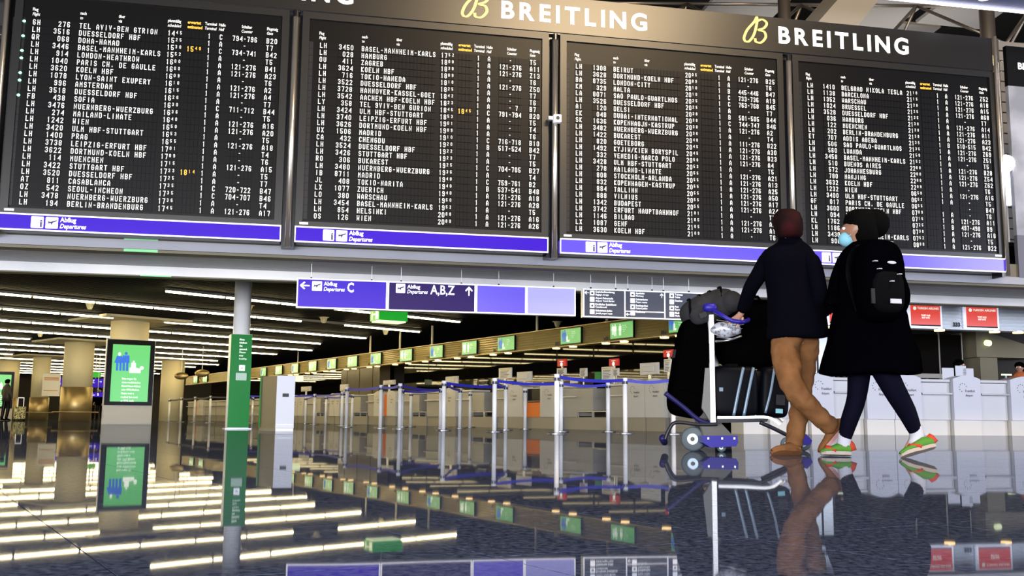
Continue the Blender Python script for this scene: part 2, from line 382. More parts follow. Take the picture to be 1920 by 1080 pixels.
for i, j, c in cells:
    if (i, j) in near: continue
    h = TS/2-.0014; q = [c+tx*a*h+ty*b*h for a, b in ((-1, -1), (1, -1), (1, 1), (-1, 1))]
    g.plan([(p.x, p.y) for p in q], -.006, 0)
# large smooth slabs round the tiled field
o = g.build('tile', 'granite', fl); o['kind'] = 'stuff'
g = G(); g.box(-60, 45, 25.7, 90, -.006, -.0008); g.box(-60, -12.7, -14, 25.7, -.006, -.0008); g.box(15.7, 45, -14, 25.7, -.006, -.0008); g.box(-12.7, 15.7, -14, -3.7, -.006, -.0008)
g.build('floor_slab', 'granite', fl)
# ---------------------------------------------------------------- hall ceiling with louvres and strip lights
ZC = 3.2; SD = math.radians(46); V = Vector((math.cos(SD), math.sin(SD), 0)); Wn = Vector((math.sin(SD), -math.cos(SD), 0))
def bfr(s, d, z): p = Vector((0, 14.2, 0))+U*s-N*d; return (p.x, p.y, z)
ce = G()
c4 = [bfr(-34, 1.95, 0), bfr(16, 1.95, 0), (30, 60, 0), (30, 80, 0), (-60, 80, 0)]
ce.plan([(p[0], p[1]) for p in c4], ZC+.08, ZC+.3); ceo = ce.build('ceiling', 'ceiling_dark'); tag(ceo, kind='structure')
g = G()
def clip(p, q):                       # keep the part of a line that lies behind the white band and left of the check-in row
    out = []
    n = 120
    for k in range(n+1):
        r = p.lerp(q, k/n)
        if (r-Vector(bfr(0, 2.05, 0))).dot(-N) > 0 and r.y < 78 and (r-R0).dot(NR) > -4.5 and r.x > -48: out.append(r)
    return (out[0], out[-1]) if len(out) > 1 else None
for k in range(260):
    off = -12-.2*k; p = Wn*off
    cl = clip(p+V*-40, p+V*80)
    if not cl: continue
    a, b = cl; w = Wn*.02
    g.add([(a-w).to_tuple()[:2]+(ZC+.0,), (b-w).to_tuple()[:2]+(ZC+.0,), (b+w).to_tuple()[:2]+(ZC+.0,), (a+w).to_tuple()[:2]+(ZC+.0,),
           (a-w).to_tuple()[:2]+(ZC+.09,), (b-w).to_tuple()[:2]+(ZC+.09,), (b+w).to_tuple()[:2]+(ZC+.09,), (a+w).to_tuple()[:2]+(ZC+.09,)],
          [(0, 3, 2, 1), (0, 1, 5, 4), (2, 3, 7, 6), (1, 2, 6, 5), (3, 0, 4, 7)])
o = g.build('louvre_slat', 'louvre', ceo); o['kind'] = 'stuff'
SEG = 1.56
tubem = G().box(0, SEG-.07, -.027, .027, -.04, .0).mesh('tube', 'tube')
housem = G().box(0, SEG, -.05, .05, .0, .06).mesh('housing', 'tube_off')
ZT = 3.12
offs = [-21.52-3.58*k for k in range(0, 15)]
rng = random.Random(3)
for k, off in enumerate(offs):
    org = Vector((0, 0, ZT))+Wn*off
    t0, t1 = -48, 75
    if k == 0: t0 = 10.75
    place = ['nearest the silver column, starting left of it'] + [ORD[j]+' from the front' for j in range(1, 15)]
    t = thing('strip_light', 'warm fluorescent light line on the dark ceiling, '+place[k], 'light', org, SD, 'fluorescent light lines of the check-in hall')
    n = 0; a = t0 if k == 0 else -46+(k*.53) % SEG
    while a < 70:
        m = org+V*(a+SEG/2); e = org+V*(a+SEG)
        if all((Vector((cx_, cy_, 0))-Vector((m.x, m.y, 0))).length > 1.5 for cx_, cy_ in ((-11.75, 30.3), (-17.2, 39.3), (-23.5, 49.5), (-27, 53), (-17.6, 51.5))) and (m-R0).dot(NR) > .1 and (e-Vector(bfr(0, 2.4, 0))).dot(-N) > 0 and m.x > -46 and m.y < 74:
            gap = (k == 1 and 15.6 < a < 17.5) or (k >= 2 and rng.random() < .02)
            o = bpy.data.objects.new('housing', housem); COL.objects.link(o); o.parent = t; o.location = (a, 0, 0)
            if not gap:
                o = bpy.data.objects.new('tube', tubem); COL.objects.link(o); o.parent = t; o.location = (a, 0, 0)
        a += SEG
# walls of the hall
g = G().box(-60, 30, 76, 76.5, 0, 12); tag(g.build('wall_back', 'wall_dark'), kind='structure')
g = G().box(-50, -49.5, 10, 76, 0, 12); tag(g.build('wall_left', 'wall_dark'), kind='structure')
RW = 4.2                                # the service wall behind the check-in counters
g = G().box(-55, 1.0, RW, RW+.3, 0, ZC+.1)
tag(g.build('wall_right', 'glass_dark', loc=R0, rotz=AR), kind='structure')
g = G().box(2.2, 14, 4.0, 4.2, 0, 3.3)
tag(g.build('wall_right.001', 'wall_dark', loc=Q0, rotz=AU), kind='structure')
# ---------------------------------------------------------------- bridge under the boards
def bthing(nm, label, cat, group=None): return thing(nm, label, cat, (0, 14.2, 0), AU, group)
def bobj(g, nm, m, **k): return g.build(nm, m, loc=(0, 14.2, 0), rotz=AU, **k)
o = bobj(G().box(-24, 15, .3, .75, 2.525, 2.648), 'trim_1', 'beam_grey'); tag(o, kind='structure')
g = G().box(-24, 15, .33, .40, 2.648, 2.87); g.box(-24, 15, .34, .60, 2.487, 2.525); o = bobj(g, 'trim_2', 'olive_trim'); tag(o, kind='structure')
o = bobj(G().box(-24, 15, 1.77, 2.0, 2.36, 2.62), 'trim_3', 'band_white'); tag(o, kind='structure')
bobj(G().box(-24, 15, 1.76, 1.98, 2.34, 2.36), 'trim_4', 'olive_trim')['kind'] = 'structure'
o = bobj(G().box(-24, 15, .7, 1.9, 2.62, 2.66), 'trim_5', 'wall_dark'); tag(o, kind='structure')
sl = G().box(-24, 15, 0, .128, 0, .02).mesh('slat', 'slat_grey')
for k in range(8):
    c = bpy.data.objects.new('slat', sl); COL.objects.link(c); c.parent = o; c.location = (0, .61+.145*k, 2.50)
# wall that carries the upper hall behind the boards
o = bobj(G().box(-24, 15, 2.05, 2.3, 2.66, 3.6), 'wall_front', 'wall_dark'); tag(o, kind='structure')
# ---------------------------------------------------------------- departure boards
D = 'A 121-276'
ROWS = [
 '''6H|276|TEL AVIV-BEN GTRION|1445||1|C|794-796|B20
LH|3516|DUESSELDORF HBF|1525||1|A|   -|T7
QR|068|DOHA-HAMAD|1530|1540|1|C|734-741|B42
LH|3446|BASEL-MANNHEIM-KARLS|1552||1|A|   -|T5
LH|914|LONDON-HEATHROW|1600||1|A|121-276|B41
LH|1040|PARIS CH. DE GAULLE|1600||1|A|121-276|A23
LH|3620|KOELN HBF|1609||1|A|   -|T6
LH|1078|LYON-SAINT EXUPERY|1610||1|A|121-276|A2
LH|996|AMSTERDAM|1615||1|A|121-276|A4
LH|3518|DUESSELDORF HBF|1626||1|A|   -|T7
FB|438|SOFIA|1630||1|C|711-712|B44
LH|3476|NUERNBERG-WUERZBURG|1636||1|A|   -|T5
LH|274|MAILAND-LINATE|1640||1|A|121-276|A16
LH|1242|WIEN|1650||1|A|121-276|A20
LH|3420|ULM HBF-STUTTGART|1653||1|A|   -|T5
LH|1400|PRAG|1655||1|A|121-276|A18
LH|3738|LEIPZIG-ERFURT HBF|1701||1|A|   -|T4
LH|3622|DORTMUND-KOELN HBF|1709||1|A|   -|T6
LH|114|MUENCHEN|1715||1|A|121-276|A15
LH|3422|STUTTGART HBF|1723|1814|1|A|   -|T5
LH|3520|DUESSELDORF HBF|1725||1|A|   -|T7
AT|811|CASABLANCA|1735||1|C|720-722|B47
OZ|542|SEOUL-INCHEON|1735||1|C|704-707|B46
LH|3478|NUERNBERG-WUERZBURG|1736||1|A|   -|T4
LH|194|BERLIN-BRANDENBURG|1745||1|A|121-276|A17''',
 '''LH|3450|BASEL-MANNHEIM-KARLS|1752||1|A|   -|T5
LH|028|HAMBURG|1800||1|A|121-276|A11
OU|411|ZAGREB|1830||1|A|121-276|Z13
LH|3624|KOELN HBF|1809||1|A|   -|T6
LH|716|TOKIO-HANEDA|1810||1|A|121-276|Z50
LH|3522|DUESSELDORF HBF|1825||1|A|   -|T7
LH|3728|HANNOVER-KASSEL-GOET|1842||1|A|   -|T6
LH|3542|AACHEM HBF-KOELN HBF|1823||1|A|   - 7|B7
LY|358|TEL 9VIV-BEN GURION|1845|1845|1|C|791-794|B20
LH|3424|ULM HBF-STUTTGART|1853||1|A|   -|T5
LH|3740|LEIPZIG-ERFURT HBF|1901||1|A|   -|T4
LH|3626|DORTMUND-KOELN HBF|1909||1|A|   -|T6
UX|1506|MADRID|1910||1|C|716-718|B10
CA|432|CHENGDU|1920||1|B|517-524|B42
LH|3524|DUESSELDORF HBF|1922||1|A|   -|T7
LH|3426|STUTTGART HBF|1923||1|A|   -|T5
RO|306|BUKAREST|1925||1|C|704-705|B27
LH|3480|NUERNBERG-WUERZBURG|1936||1|A|   -|T4
IB|8711|MADRID|1940||1|C|759-761|B2
JL|408|TOKIO-NARITA|1940||1|B|537-541|B48
LX|1077|ZUERICH|1940||1|A|121-276|A18
LO|380|WARSCHAU|1950||1|A|121-276|A28
LH|3454|BASEL-MANNHEIM-KARLS|1952||1|A|   -|T5
LH|854|HELSINKI|2000||1|A|121-276|A16
OS|126|WIEN|2000||1|A|121-276|A26''',
 '''LH|1308|BEIRUT|2005||1|A|121-276|B25
LH|3628|DORTMUND-KOELN HBF|2009||1|A|   -|T6
BA|8735|LONDON-CITY|2010||1|B|445-446|B47
KM|329|MALTA|2010||1|C|733-736|A19
LA|8071|SAO PAULO-GUARTLHOS|2025||1|C|763-768|B45
LH|3526|DUESSELDORF HBF|2025||1|A|   -|T7
AI|120|DELSI|2030||1|B|501-505|B44
EK|048|DUBAI-INTERNATIONAL|2030||1|C|744-747|B46
SK|1636|KOPENHAGJN-KASTRUP|2030||1|A|121-276|A2
LH|3482|NUERNBERG-WUERZBURG|2036||1|A|   -|T4
LH|1422|BUKAREST|2040||1|A|111-276|B22
LH|820|GOETEBORG|2045||1|A|121-276|A30
LH|1492|KYJIW/KIEW BORYSPIL|2045||1|A|121-276|B23
LH|332|VENEDIG-MARCO POLO|2050||1|A|121-276|A4
LH|3428|ULM HBF-STUTTGART|2053||1|A|   -|T5
LH|278|MAILAND-LINATE|2055||1|A|121-276|A21
LH|808|STOCKHOLM-ARLANDA|2055||1|A|121-276|A13
LH|832|KOPENHAGEN-KASTRUP|2055||1|A|121-276|A25
LH|884|TALLINN|2055||1|A|121-276|A50
LH|888|VILNIUS|2055||1|A|121-276|A17
LH|1342|BUDAPEST|2055||1|A|121-276|A24
LH|3742|ERFURT HAUPTBAHNHOF|2101||1|A|   -|T7
LH|1146|BILBAO|2105||1|A|121-276|A22
LX|1087|GENF|2105||1|A|121-276|A17
LH|3630|KOELN HBF|2109||1|A|   -|T6''',
 '''LH|1410|BELGRAD NIKOLA TESLA|2110||1|A|121-276|Z52
LH|1138|BARCELONA|2115||1|A|121-276|A18
LH|1352|WARSCHAU|2120||1|A|121-276|A15
LH|1024|BRUESSEL|2125||1|A|121-276|A68
LH|3528|DUESSELDORF HBF|2125||1|A|   -|T7
LH|036|HAMBURG|2130||1|A|121-276|A14
LH|122|MUENCHEN|2130||1|A|121-276|A11
LH|202|BERLIN-BRANDENBURG|2130||1|A|121-276|A23
ET|707|ADDIS ABEBA|2135||1|B|510-515|B42
LH|506|SAO PAULO-GUARTLHOS|2135||1|A|121-276|Z69
LH|560|LUANDA|2150||1|A|121-276|Z51
LH|3458|BASEL-MANNHEIM-KARLS|2152||1|A|   -|T5
LH|510|BUENOS AIRES|2200||1|A|121-276|B28
LH|572|JOHANNESBURG|2200||1|A|121-276|Z54
LH|780|NANJING|2200||1|A|121-276|Z62
LH|3632|KOELN HBF|2209||1|A|   -|T6
LH|1232|WIEN|0650||1|A|121-276|A16
LH|3400|ULM HBF-STUTTGART|0652||1|A|   -|T5
GF|017|PARIS CH. DE GAULLE|0655||||   -|B47
LH|3600|DORTMUND-KOELN HBF|0709||1|A|   -|T6
LH|094|MUENCHEN|0715||1|A|121-276|A11
KL|1762|AMSTERDAM|0725||1|B|497-498|B9
LH|1186|HAMBURG|0730||1|A|121-276|A18
LH|3430|BASEL-MANNHEIM-KARLS|0752||1|A|   -|T5
LH|900|LONDON-HEATHROW|0800||1|A|121-276|B22''']
LHX = [-6.652, -2.808, .999, 4.805]; LED = (0, 2, 4, 5, 7, 8, 10)
BL = ['green signal lamps, opening with Tel Aviv', 'opening with Basel', 'opening with Beirut', 'opening with Belgrade']
# one shared sheet of flap cells per row
def flaprow():
    g = G(); y = -.012
    cols = [(-.055, 2, .0555), (.215, 4, .0555), (.54, 20, .0546), (1.70, 4, .055), (1.965, 4, .055), (2.24, 1, .055), (2.40, 1, .055), (2.575, 7, .05), (3.04, 3, .055)]
    g.box(-.06, 3.21, -.003, 0, -.009, .086)
    for x0, n, p in cols:
        for i in range(n): g.box(x0+i*p+.0018, x0+(i+1)*p-.0018, y, 0, -.008, .084)
    return g.mesh('flap_row', 'flap')
fr = flaprow()
slot = G().box(-.30, -.14, -.004, 0, -.012, .088).mesh('signal_slot', 'flap_dark')
plate = G().box(0, .12, -.004, 0, 0, .03).mesh('maker_plate', 'white_trim')
for b in range(4):
    cx = LHX[b]; x0 = [-6.93, -3.109, .705, 4.505][b]; x1 = x0+3.636
    t = bthing('departure_board', 'black split-flap departure board, white lettering, '+BL[b], 'departure board', 'split-flap departure boards')
    P = lambda g, n, m, par=t, **k: g.build(n, m, par, **k)
    P(G().box(x0+.02, x1-.02, .03, .45, 2.66, 6.02), 'case', 'black_gloss')
    g = G(); g.box(x0, x0+.1, -.03, .03, 2.885, 6.03); g.box(x1-.1, x1, -.03, .03, 2.885, 6.03); g.box(x0+.1, x1-.1, -.03, .03, 5.93, 6.03); g.box(x0+.1, x1-.1, -.03, .03, 2.885, 2.96)
    P(g, 'frame', 'board_frame'); P(G().box(x0+.1, x1-.1, 0, .03, 2.96, 5.93), 'face_panel', 'board_face')
    for r, line in enumerate(ROWS[b].split('\n')):
        z = 5.55-.1042*r-.04; c = line.split('|')
        ro = bpy.data.objects.new('flap_row', fr); COL.objects.link(ro); ro.parent = t; ro.location = (cx, 0, z)
        so = bpy.data.objects.new('signal_slot', slot); COL.objects.link(so); so.parent = ro
        g = G(); H = .076; y = -.0145; m = .042
        for i, ch in enumerate(c[0]): glyph(g, ch, -.0275+.0575*i, 0, H, y, m)
        for i, ch in enumerate(c[1].rjust(4)): glyph(g, ch, .243+.0555*i, 0, H, y, m)
        for i, ch in enumerate(c[2]): glyph(g, ch, .568+.0546*i, 0, H, y, m)
        for i, ch in enumerate(c[3]): glyph(g, ch, 1.727+.053*i-(.003 if i > 1 else 0), 0 if i < 2 else .03, H if i < 2 else .047, y, m if i < 2 else .026)
        for i, ch in enumerate(c[5]): glyph(g, ch, 2.265, 0, H, y, m)
        for i, ch in enumerate(c[6]): glyph(g, ch, 2.425, 0, H, y, m)
        for i, ch in enumerate(c[7]): glyph(g, ch, 2.60+.05*i, 0, H, y, .04)
        for i, ch in enumerate(c[8]): glyph(g, ch, 3.068+.055*i, 0, H, y, m)
        P(g, 'lettering', 'flap_white', ro)
        if c[4]:
            g = G()
            for i, ch in enumerate(c[4]): glyph(g, ch, 1.99+.053*i, 0 if i < 2 else .03, H if i < 2 else .047, y, m if i < 2 else .026)
            tag(P(g, 'estimated_time', 'flap_amber', ro), 'amber estimated time')
        if b == 0 and r in LED: P(G().ball((-.155, -.02, .036), .022, .012, .018, 10, 6), 'signal_lamp', 'led_green', ro)
    g = G(); ga = G()
    for x, a, bb, w in ((-.06, 'Flug', 'Flight', .1), (.55, 'nach', 'to', .1), (1.05, 'über', 'via', .1), (1.70, 'planmäßig', 'scheduled', .21), (2.2, 'Terminal', 'Terminal', .16), (2.39, 'Halle', 'Hall', .09), (2.70, 'Schalter', 'Counter', .15), (3.05, 'Flugsteig', 'Gate', .16)):
        text(g, a, x, 5.712, .042, -.004, off=.02, sx=.72); text(g, bb, x, 5.645, .042, -.004, off=.015, shear=.2, sx=.72)
    text(ga, 'erwartet', 1.965, 5.712, .042, -.004, off=.025, w=.18); text(ga, 'estimated', 1.965, 5.645, .042, -.004, off=.025, w=.20)
    P(g, 'heading_lettering', 'flap_white').location.x = cx; P(ga, 'amber_heading', 'flap_amber').location.x = cx
    o = bpy.data.objects.new('maker_plate', plate); COL.objects.link(o); o.parent = t; o.location = ((x0+.06 if b < 3 else x1-.18), -.03, 2.915)
    # purple strip below
    s = G().box(x0+.015, x1-.015, -.045, .2, 2.675, 2.865).build('information_strip', 'purple' if b < 2 else 'purple_glare_mid', t)
    g = G(); g.box(x0, x1, -.055, -.03, 2.865, 2.885); g.box(x0, x1, -.055, -.03, 2.655, 2.675); g.box(x0, x0+.015, -.055, -.03, 2.675, 2.865); g.box(x1-.015, x1, -.055, -.03, 2.675, 2.865)
    g.build('strip_border', 'white_trim', s)
    ix = x0+(.39 if b else .385)+(0.02 if b == 0 else 0)
    g = G(); rounded(g, ix, ix+.155, 2.695, 2.85, .012, -.05); rounded(g, ix+.18, ix+.335, 2.695, 2.85, .012, -.05)
    text(g, 'Abflug', ix+.36, 2.79, .06, -.05, off=.02, w=.2); text(g, 'Departures', ix+.36, 2.705, .058, -.05, off=.02, shear=.25, w=.33)
    g.build('strip_lettering', 'icon_white', s)
    g = G(); text(g, 'i', ix+.11, 2.715, .09, -.052, off=.06); plane_icon(g, ix+.26, 2.775, .15, -.052); g.build('strip_icon', 'icon_dark', s)
# header with the sponsor name
t = bthing('header_panel', 'long dark brown advertising header above the departure boards reading BREITLING', 'sign')
G().box(-9.5, 8.12, -.04, .5, 6.045, 6.61).build('panel', 'header_panel', t)
G().box(-9.5, 8.12, -.02, .45, 6.02, 6.045).build('shadow_gap', 'black_gloss', t)
for k in (-1, 0, 1):
    o = 4.483*k
    g = G(); spaced(g, 'BREITLING', -.21+o, 6.2, .255, -.045, 2.29, .03); g.build('brand_lettering', 'letter_white', t)
    g = G(); lx, lz, lw, lh = -.80+o, 6.165, .40, .42
    f = lambda pts: [(lx+lw*a, lz+lh*b) for a, b in pts]
    stroke(g, f([(.06, .0), (.0, .14), (.14, .46), (.44, .8), (.57, 1.0), (.55, .72), (.42, .3), (.22, .03), (.06, .0)]), .042, -.045)
    stroke(g, f([(.5, .8), (.78, .93), (.98, .8), (.86, .6), (.62, .5), (.86, .45), (.92, .24), (.72, .02), (.5, .03), (.47, .16)]), .042, -.046)
    g.build('gold_emblem', 'gold', t)
# poles between the boards
for k, (s, zt, zb, lab) in enumerate(((-7.03, 6.6, 2.6, 'at the left end of the boards'), (-3.203, 6.0, 2.58, 'between the first and second departure board'), (.616, 5.99, 2.58, 'between the second and third departure board'), (4.4225, 5.98, 2.58, 'between the third and fourth departure board'), (8.155, 6.63, 2.60, 'at the right end of the boards'))):
    t = bthing('board_pole', 'slender polished metal pole '+lab, 'pole', 'poles carrying the boards')
    e = k in (0, 4)
    g = G(); g.tube([(s, -.06, zb), (s, -.06, zt)], .042 if not e else .035, 14); g.build('pole', 'steel', t, smooth=True)
    G().box(s-.09 if not e else s-.02, s+.09 if not e else s+.02, .05, .3, 2.6, 6.02).build('backing', 'black_gloss', t)
    if not e: G().tube([(s, -.06, zt-.08), (s, -.06, zt+.01)], .045, 14).build('cap', 'black_gloss', t)
t = bthing('sensor_box', 'small white sensor box with a round lens clamped to the middle pole', 'device')
G().box(.57, .69, -.19, -.10, 4.60, 4.72).build('housing', 'white_trim', t, bevel=.012)
G().tube([(.63, -.19, 4.66), (.63, -.20, 4.66)], .028, 14).build('lens', 'black_gloss', t); G().box(.50, .56, -.16, -.07, 4.64, 4.69).build('clamp', 'alu', t)
# ---------------------------------------------------------------- hanging signs
def sthing(nm, label, cat): return thing(nm, label, cat, (0, 15.05, 0), AU)
def wires(t, xs, z0=2.28, z1=2.60):
    for x in xs:
        G().tube([(x, .05, z0), (x, .05, z1)], .004, 6).build('wire', 'alu', t); G().box(x-.012, x+.012, .04, .06, z0, z0+.02).build('clip', 'bezel', t)
def hangsign(nm, lab, x0, x1, m):
    t = sthing(nm, lab, 'sign')
    G().box(x0, x1, 0, .12, 1.83, 2.275).build('housing', 'alu', t)
    G().box(x0+.02, x1-.02, -.006, 0, 1.85, 2.255).build('face', m, t)
    g = G(); g.box(x0, x0+.02, -.012, .0, 1.83, 2.275); g.box(x1-.02, x1, -.012, 0, 1.83, 2.275); g.box(x0+.02, x1-.02, -.012, 0, 1.83, 1.85); g.box(x0+.02, x1-.02, -.012, 0, 2.255, 2.275); g.build('frame', 'white_trim', t)
    return t
t = hangsign('departures_sign', 'bright blue hanging sign with left arrow, plane icon and letter C', -3.235, -1.905, 'purple'); wires(t, (-3.03, -2.14))
g = G(); arrow(g, -3.12, 2.165, .14, -.008, 'l'); rounded(g, -3.015, -2.87, 2.09, 2.235, .012, -.008)
text(g, 'Abflug', -2.845, 2.175, .055, -.008, off=.02, w=.195); text(g, 'Departures', -2.845, 2.095, .055, -.008, off=.02, shear=.25, w=.31); text(g, 'C', -2.50, 2.09, .135, -.008, off=.03, w=.095); g.build('lettering', 'icon_white', t)
g = G(); plane_icon(g, -2.943, 2.165, .14, -.009); g.build('plane_icon', 'icon_dark', t)
t = hangsign('departures_sign', 'dark violet hanging sign reading A,B,Z with an up arrow', -1.90, -.565, 'purple_dark'); wires(t, (-1.70, -.78))
g = G(); rounded(g, -1.78, -1.64, 2.10, 2.24, .012, -.008); text(g, 'Abflug', -1.61, 2.175, .055, -.008, off=.02, w=.195); text(g, 'Departures', -1.61, 2.10, .055, -.008, shear=.25, w=.31, off=.01)
text(g, 'A,B,Z', -1.26, 2.10, .135, -.008, off=.015, w=.37); arrow(g, -.67, 2.165, .14, -.008, 'u'); g.build('lettering', 'icon_white', t)
g = G(); plane_icon(g, -1.71, 2.17, .14, -.009); g.build('plane_icon', 'icon_dark', t)
t = hangsign('blank_sign', 'blank blue hanging sign with painted glare right of the A,B,Z sign', -.56, .225, 'purple_glare_mid'); wires(t, (-.2,))
t = hangsign('blank_sign', 'blank blue hanging sign with strong painted glare, last of the blue row', .225, 1.01, 'purple_glare_pale'); wires(t, (.67,))
t = sthing('directory_sign', 'grey hanging directory sign of three columns with white pictograms behind the cart', 'sign')
G().box(1.13, 3.30, 0, .12, 1.82, 2.27).build('housing', 'alu', t); mat('sign_grey', (.02, .022, .03), .3, emit=(.06, .065, .095), es=.8, spec=.1)
G().box(1.15, 3.28, -.006, 0, 1.84, 2.25).build('face', 'sign_grey', t)
g = G()
for x in (1.13, 1.80, 2.46, 3.28): g.box(x, x+.02, -.012, 0, 1.82, 2.27)
for z in (1.82, 2.25): g.box(1.13, 3.30, -.0125, 0, z, z+.02)
g.box(1.82, 2.46, -.0125, 0, 1.925, 1.94); g.build('frame', 'white_trim', t); wires(t, (1.27, 1.68, 1.88, 2.28, 2.47, 2.9))
g = G(); gd = G()
for x0, rows in ((1.24, [('Gepäckaufbewahrung', 'Baggage storage'), ('Airport Reisemarkt', 'Airport Travel Market'), ('Kirchlicher Sozialdienst', 'Travellers-aid'), ('Gebetsraum Juden', 'Jewish prayer room')]),
                 (1.90, [('Apotheke', 'Pharmacy'), ('Gebetsräume', 'Prayer rooms'), ('Bundespolizei', 'Federal police'), ('Konferenz', '')]), (2.55, [('Toiletten', 'Toilets'), ('Duschen', ''), ('Post', 'Express'), ('Medizin', 'Medical')])):
    for r, (a, bb) in enumerate(rows):
        z = 2.165-.098*r; rounded(g, x0, x0+.075, z, z+.075, .006, -.008)
        text(g, a, x0+.09, z+.045, .03, -.008, off=.02, sx=.82); text(g, bb, x0+.09, z+.003, .028, -.008, off=.01, shear=.2, sx=.82) if bb else None
        if r % 2 == 0: gd.box(x0+.02, x0+.055, -.0095, -.008, z+.02, z+.05)
arrow(g, 1.19, 2.205, .07, -.008, 'l'); arrow(g, 1.86, 1.885, .06, -.008, 'l'); arrow(g, 2.42, 2.2, .07, -.008, 'u')
g.build('lettering', 'icon_white', t); gd.build('pictogram', 'sign_grey', t)
# green emergency exit sign under the ceiling, and one above the bridge
p = aty(726, 594, 21.5)
t = thing('exit_sign', 'green emergency exit box sign with running figure under the ceiling', 'exit sign', (p.x, p.y, p.z), math.radians(32))
G().box(-.30, .38, -.24, .24, -.10, .125).build('box', 'sign_green', t); G().box(-.27, .35, -.21, .21, -.13, -.10).build('light_panel', 'exit_glow', t)
g = G(); figure(g, -.12, -.08, .18, 0); g.add([(.06, 0, -.08), (.20, 0, -.08), (.20, 0, .10), (.06, 0, .10)], [(0, 1, 2, 3)]); g.add([(-.10, 0, .02), (.05, 0, .02), (.05, 0, .05), (-.10, 0, .05)], [(0, 1, 2, 3)])
g.v = [(-.304, -x, z) for x, y, z in g.v]; g.build('running_figure', 'exit_glow', t)
G().tube([(0, 0, .115), (0, 0, ZC+.08-p.z)], .012, 8).build('stem', 'alu', t)
s0, z0 = onboard(241, 447, .3); s1, _ = onboard(305, 447, .3)
t = bthing('exit_sign', 'pale green lit box above and below the bridge beam, near the silver column', 'exit sign')
G().box(s0, s1, .30, .325, 2.652, 2.87).build('box', 'green_glow', t); G().box(s0, s1, .325, .335, 2.488, 2.524).build('light_panel', 'green_glow', t); G().box(s0, s1, 1.74, 1.758, 2.342, 2.358).build('reflection_strip', 'green_glow', t)  # lowest piece is a painted green reflection below the white band
# ---------------------------------------------------------------- columns
def disc_capital(w, z): return G().box(-w, w, -w, w, z-.10, z)
def column(x, y, r, lab, clad, rail=True):
    t = thing('column', lab, 'column', (x, y, 0), SD)
    G().tube([(0, 0, clad), (0, 0, 3.11)], r, 40).build('shaft', 'cream', t, smooth=False)
    if clad: G().tube([(0, 0, 0), (0, 0, clad)], r+.03, 40).build('cladding', 'brass', t)
    G().box(-1.35, 1.35, -1.35, 1.35, 3.10, 3.17).build('capital', 'cream', t)
    if rail:
        g = G(); n = 24; pts = [(1.5*r*math.cos(a*2*math.pi/n), 1.5*r*math.sin(a*2*math.pi/n), .36) for a in range(n+1)]; g.tube(pts, .02, 8); g.build('bumper_rail', 'brass', t, smooth=True)
    for p in t.children:
        if p.name.startswith(('shaft', 'cladding')):
            for q in p.data.polygons: q.use_smooth = len(q.vertices) == 4
column(-11.75, 30.3, .56, 'thick cream round column behind the large green screen', 1.1, False)
column(-17.2, 39.3, .56, 'cream round column with brass-clad base left of the large screen', 1.34)
column(-23.5, 49.5, .42, 'slimmer cream column carrying a paper notice, left of the brass-clad one', 1.1)
column(-27.0, 53.0, .62, 'wide cream column at the far left edge behind a small green screen', 1.1, False)
column(-17.6, 51.5, .58, 'cream round column far back between the large screen and the silver column', 0, False)
t = thing('column', 'slim silver grey round column rising beside the green hygiene stand', 'column', (-5.42, 19.75, 0))
g = G().tube([(0, 0, 0), (0, 0, ZC+.05)], .167, 36); o = g.build('shaft', 'column_white', t)
for q in o.data.polygons: q.use_smooth = len(q.vertices) == 4
G().tube([(0, 0, 0), (0, 0, .03)], .2, 30).build('base_ring', 'alu', t)
# far capitals of columns whose shafts are hidden
# green hygiene stand
t = thing('hygiene_stand', 'tall green hand hygiene stand with dispenser on the silver column', 'dispenser', (-5.30, 19.30, 0), math.radians(23))
G().box(-.2, .2, -.12, .22, .02, 1.83).build('cabinet', 'column_white', t)
G().box(-.2, .2, -.13, -.12, .03, 1.825).build('green_front', 'green_panel', t); G().box(-.25, .25, -.17, .22, 0, .02).build('foot', 'alu', t)
G().box(-.09, .12, -.17, -.13, .93, 1.08).build('dispenser', 'dispenser_grey', t, bevel=.01); G().box(-.03, .08, -.136, -.13, 1.12, 1.23).build('pictogram_plate', 'icon_white', t)
g = G()
for k, w in enumerate(('Bitte', 'bleiben', 'Sie', 'gesund.', 'Please', 'stay', 'healthy.')): text(g, w, -.04, 1.71-.062*k, .034, -.133, off=.02 if k < 4 else 0, shear=0 if k < 4 else .2)
g.build('lettering', 'picto_white', t); g = G(); plane_icon(g, .025, 1.17, .07, -.138); g.build('pictogram', 'icon_dark', t)
